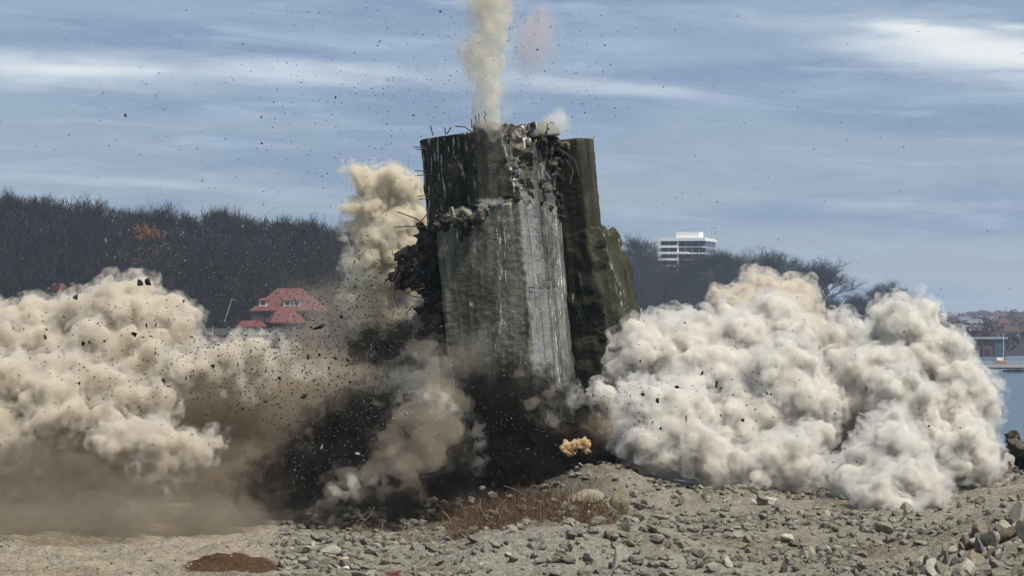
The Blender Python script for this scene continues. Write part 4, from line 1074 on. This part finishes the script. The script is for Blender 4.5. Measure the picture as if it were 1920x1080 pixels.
billow('dust_bank', 'brown dust with shade painted into its dark colour, creeping low over the sand beneath the cream tongue', [
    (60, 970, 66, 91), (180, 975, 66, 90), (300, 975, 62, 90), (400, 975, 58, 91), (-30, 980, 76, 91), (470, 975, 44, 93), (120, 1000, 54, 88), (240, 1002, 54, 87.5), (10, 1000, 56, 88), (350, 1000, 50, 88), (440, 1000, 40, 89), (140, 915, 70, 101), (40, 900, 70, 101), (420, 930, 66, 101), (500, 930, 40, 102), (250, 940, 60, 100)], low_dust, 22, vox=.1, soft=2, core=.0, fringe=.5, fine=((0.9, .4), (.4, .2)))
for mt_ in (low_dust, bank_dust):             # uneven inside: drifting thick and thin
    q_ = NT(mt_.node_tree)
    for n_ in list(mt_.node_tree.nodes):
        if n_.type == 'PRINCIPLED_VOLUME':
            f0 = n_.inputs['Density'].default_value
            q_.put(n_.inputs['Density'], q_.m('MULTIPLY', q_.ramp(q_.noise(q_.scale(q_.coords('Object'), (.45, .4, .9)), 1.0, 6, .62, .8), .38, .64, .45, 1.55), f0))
# ---- thin drifting dust: soft, uneven volumes
def soft_dust(name, label, px, py, d_, rx, rz, ry, rot, col, dens, nscale=(2, 2, 2), lo=.42, hi=.7, edge=.9, detail=4, aniso=.2, cat='dust', shear=0.0):
    m_, n = new_mat(name)
    co = n.coords('Object')
    q = n.node('ShaderNodeVectorMath', operation='LENGTH'); n.put(q.inputs[0], co)
    fall = n.ramp(q.outputs['Value'], 1.0 - edge, 1.0, 1.0, 0.0)
    wob = n.noise(n.scale(co, nscale), 1.0, detail, .6, .6)
    # the rim is eaten by the noise so that no outline shows
    k = n.ramp(n.m('ADD', wob, n.m('MULTIPLY', n.m('SUBTRACT', fall, 1.0), .5)), lo - .2, hi - .08)
    dn = n.m('MULTIPLY', n.m('MULTIPLY', k, n.ramp(fall, 0.0, .45)), dens)
    v = n.node('ShaderNodeVolumePrincipled')
    v.inputs['Color'].default_value = (*col, 1); v.inputs['Anisotropy'].default_value = aniso
    n.put(v.inputs['Density'], dn)
    n.t.links.new(v.outputs[0], n.out.inputs['Volume'])
    bm = bmesh.new(); bmesh.ops.create_icosphere(bm, subdivisions=3, radius=1.03)
    me = bpy.data.meshes.new(name); bm.to_mesh(me); bm.free()
    o = link(name, me, m_)
    o.location = P(px, py, d_); o.rotation_euler = (0, math.radians(rot), 0); o.scale = (M(rx, d_), ry, M(rz, d_))
    return tag(o, label, cat)
TAN = (.62, .55, .44); SOOT = (.045, .038, .031); PALE = (.78, .72, .60); GREY = (.6, .56, .5)
plume_dust = dust_mat('plume_dust', (.92, .87, .75), 1.2, .05, skincol=(.6, .55, .4))
billow('smoke_plume', 'tall pale yellow smoke plume shooting from the tower top', [(914, 226, 27, 115), (914, 195, 29, 115), (915, 165, 30, 115), (912, 135, 31, 115), (905, 105, 40, 115), (885, 90, 26, 115), (922, 70, 34, 115), (930, 35, 34, 115), (922, 0, 38, 115), (930, -40, 40, 115)], plume_dust, 31, vox=.065, core=.1, fringe=.32, fine=((.5, .3), (.24, .14)))
soft_dust('smoke_plume', 'loose yellowish smoke spreading at the top of the plume', 905, 20, 115.5, 80, 120, 1.3, 0, (.93, .90, .80), .9, (2.5, 2.5, 2.5), .42, .66, .9, 6, cat='smoke')
soft_dust('smoke_plume', 'faint pinkish grey smoke beside the yellow plume', 1005, 70, 116, 84, 150, 1.3, 8, (.85, .74, .72), 1.1, (2.5, 2.5, 2.2), .40, .66, .9, 6, cat='smoke')
soft_dust('smoke_puff', 'small white puff rising behind the top of the tower', 1046, 228, 118, 46, 48, .8, 0, (.96, .95, .90), 2.2, (1.4, 1.4, 1.4), .36, .6, .85, 4, cat='smoke')
soft_dust('dust_veil', 'drifting tan dust veil behind the spray, half hiding the red roof', 660, 600, 118, 260, 170, 2.2, 20, TAN, .6, (2.6, 2.6, 2.0), .38, .7, .95, 6)
soft_dust('dust_veil', 'wide brown dust veil rolling under the cream clouds', 330, 800, 109, 600, 260, 3.0, -6, TAN, .7, (4.5, 3, 2.2), .34, .62, .9, 6)
soft_dust('dust_veil', 'low tan dust veil creeping along the sand', 240, 990, 95, 520, 90, 4.0, 0, TAN, .7, (5, 3, 1.6), .32, .60, .9, 5)
soft_dust('dust_jet', 'long flat streak of brown dust blown sideways out of the blast', 560, 712, 109, 290, 60, 1.2, -4, TAN, 1.5, (4.0, 2, 2.4), .36, .60, .9, 6)
soft_dust('dust_jet', 'second brown dust streak under the flat one', 400, 800, 112, 280, 75, 1.2, -14, TAN, 1.2, (4.0, 2, 2.4), .36, .60, .9, 6)
curtain = dust_mat('curtain_dust', (.62, .54, .42), .5, .04, skincol=(.3, .255, .185))
billow('dust_swirl', 'brown curtain of dust curling from the foot of the tower down to a pale lip', [
    (600, 948, 15, 96), (625, 925, 22, 96), (655, 908, 26, 96.5), (695, 890, 30, 97), (740, 872, 34, 97.5), (790, 850, 40, 98), (830, 805, 44, 99), (826, 750, 42, 100), (815, 700, 36, 102), (800, 655, 26, 104), (775, 790, 36, 99), (735, 820, 30, 98.5), (860, 850, 26, 99), (770, 915, 24, 97), (710, 925, 20, 96.5), (668, 940, 18, 96)], curtain, 51, vox=.06, core=-.2, fringe=.3, fine=((.9, .6), (.4, .28), (.18, .14)))
wisp = dust_mat('pale_wisp_dust', (.88, .82, .71), 1.7, .08, skincol=(.6, .55, .45))
billow('dust_swirl', 'white ragged wisp of dust fanning out at the foot of the tower', [(708, 753, 7, 98), (728, 749, 8, 98), (750, 744, 10, 98), (775, 744, 13, 98), (800, 748, 17, 98), (826, 756, 19, 98), (848, 768, 14, 98), (820, 735, 13, 98)], wisp, 52, vox=.04, core=.2, fringe=.14, fine=((.5, .35), (.24, .18), (.12, .08)))
billow('dust_swirl', 'pale lip of dust low before the black hollow, under the brown curtain', [(590, 955, 10, 94.5), (608, 938, 13, 94.5), (632, 918, 16, 94.5), (660, 905, 15, 94.5), (690, 899, 13, 94.5), (720, 897, 10, 94.5), (650, 930, 14, 94.5), (620, 950, 11, 94.5)], wisp, 53, vox=.04, core=.2, fringe=.14, fine=((.5, .35), (.24, .18), (.12, .08)))
soft_dust('dust_swirl', 'thin tan dust rising up the front of the tower', 880, 665, 106, 90, 90, .7, 0, TAN, .6, (2.4, 1.6, 2.4), .38, .62, .9, 6)
grey_wisp = dust_mat('grey_wisp_dust', (.60, .56, .50), .9, .05, skincol=(.22, .2, .17))
billow('dust_swirl', 'grey curved wisp of dust falling through the black soil at the foot of the tower', [(880, 765, 10, 101), (886, 785, 13, 101), (892, 808, 15, 101), (896, 835, 15, 101), (897, 862, 12, 101), (893, 886, 8, 101)], grey_wisp, 54, vox=.04, core=.0, fringe=.18, fine=((.5, .4), (.24, .2), (.12, .09)))
billow('dust_swirl', 'dim brown shreds of dust drifting down the broken corner of the tower foot', [(985, 700, 16, 104), (992, 725, 17, 104), (1000, 752, 18, 104), (1018, 775, 16, 104), (1040, 795, 15, 104), (1052, 760, 13, 104.5), (1030, 735, 14, 104.5)], curtain, 55, vox=.05, core=.0, fringe=.25, fine=((.6, .5), (.3, .25), (.14, .11)))
soft_dust('dust_jet', 'pointed dust jet shooting out of the tall cream plume', 668, 500, 119, 74, 20, .5, 52, PALE, 1.6, (2.6, 1.6, 1.6), .34, .6, .8, 5)
soft_dust('dust_veil', 'grey dust spilling over the block edge on the tower', 925, 378, 112.5, 60, 14, .5, 6, (.9, .88, .82), 1.2, (2.6, 1.6, 1.6), .38, .62, .9, 5)
soil_dust = dust_mat('black_soil_dust', (.035, .03, .024), 1.5, .06, skincol=(.010, .0085, .007))  # near black: dark soil plus the deep shade at the tower foot
jets = [(760, 850, 30, 104)]
for ex, ey in ((405, 905), (425, 965), (455, 845), (520, 785), (600, 742), (440, 1000), (380, 940), (560, 760), (480, 815), (660, 728)):
    for i_ in range(1, 11):
        t_ = i_ / 10.0
        jets.append((760 + (ex - 760) * t_, 850 + (ey - 850) * t_ - 26 * math.sin(math.pi * t_), 27 * (1 - t_) ** .8 + 4, 104 - 6 * t_ * (ey > 850)))
thick_soil = dust_mat('thick_soil_dust', (.04, .034, .028), 2.4, .10, skincol=(.010, .0085, .007))
KS = dict(vox=.09, core=.15, fringe=.42, soft=1, fine=((.8, .6), (.35, .3), (.18, .16)))
jet_dust = dust_mat('soil_jet_dust', (.045, .037, .029), 1.2, .05, skincol=(.02, .017, .013))
billow('soil_burst', 'dark brown streaks of soil shooting outward from the foot of the tower', jets, jet_dust, 44, 'soil burst', levels=((.5, 8),), vox=.06, soft=1, core=.0, fringe=.3, fine=((.6, .45), (.28, .24), (.13, .1)))
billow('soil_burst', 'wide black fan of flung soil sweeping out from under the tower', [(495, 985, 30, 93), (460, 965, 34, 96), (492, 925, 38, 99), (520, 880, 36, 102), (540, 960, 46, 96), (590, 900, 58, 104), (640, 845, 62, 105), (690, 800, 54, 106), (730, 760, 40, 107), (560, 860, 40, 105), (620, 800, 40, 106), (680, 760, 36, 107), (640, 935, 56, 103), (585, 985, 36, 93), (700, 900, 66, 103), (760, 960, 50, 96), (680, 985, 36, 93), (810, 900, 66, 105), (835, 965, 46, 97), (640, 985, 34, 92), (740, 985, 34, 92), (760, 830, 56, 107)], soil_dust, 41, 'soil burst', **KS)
billow('soil_burst', 'black curtain of soil, dark with painted shade, hiding the foot of the tower', [(890, 715, 36, 109), (945, 720, 44, 109), (1000, 740, 42, 109.5), (900, 790, 62, 109), (970, 800, 70, 109), (1020, 825, 50, 110), (900, 880, 62, 108), (980, 890, 62, 108), (1025, 900, 38, 108), (870, 945, 46, 107), (945, 950, 40, 106), (1045, 750, 34, 110.5), (1072, 735, 22, 111), (1065, 785, 36, 110.5), (1040, 710, 22, 110.5), (1090, 830, 40, 110)], soil_dust, 42, 'soil burst', **KS)
billow('soil_burst', 'small black burst of soil above the brown streak, beside the tower', [(672, 650, 24, 110), (706, 640, 32, 110), (750, 632, 36, 110), (792, 640, 30, 110), (690, 668, 24, 110), (750, 662, 26, 110), (725, 655, 34, 109.5), (690, 650, 26, 109.5), (778, 648, 28, 109.5)], thick_soil, 43, 'soil burst', **KS)
soft_dust('dust_veil', 'dark brown dust under the white jet beside the tower', 1110, 810, 111, 110, 70, 1.0, 6, (.45, .37, .28), 2.0, (2.4, 2, 1.8), .34, .60, .9, 5)
# ---------------------------------------------------------------- the air
m_, n = new_mat('haze_air')
v = n.node('ShaderNodeVolumePrincipled')
v.inputs['Color'].default_value = (.72, .84, 1.0, 1); v.inputs['Density'].default_value = 0.00009; v.inputs['Anisotropy'].default_value = 0.0
n.t.links.new(v.outputs[0], n.out.inputs['Volume'])
tag(boxes('haze', [(-1500, 1800, -30, 5300, -9, 90)], m_), 'thin bluish haze lying over the whole view', 'haze', kind='stuff')
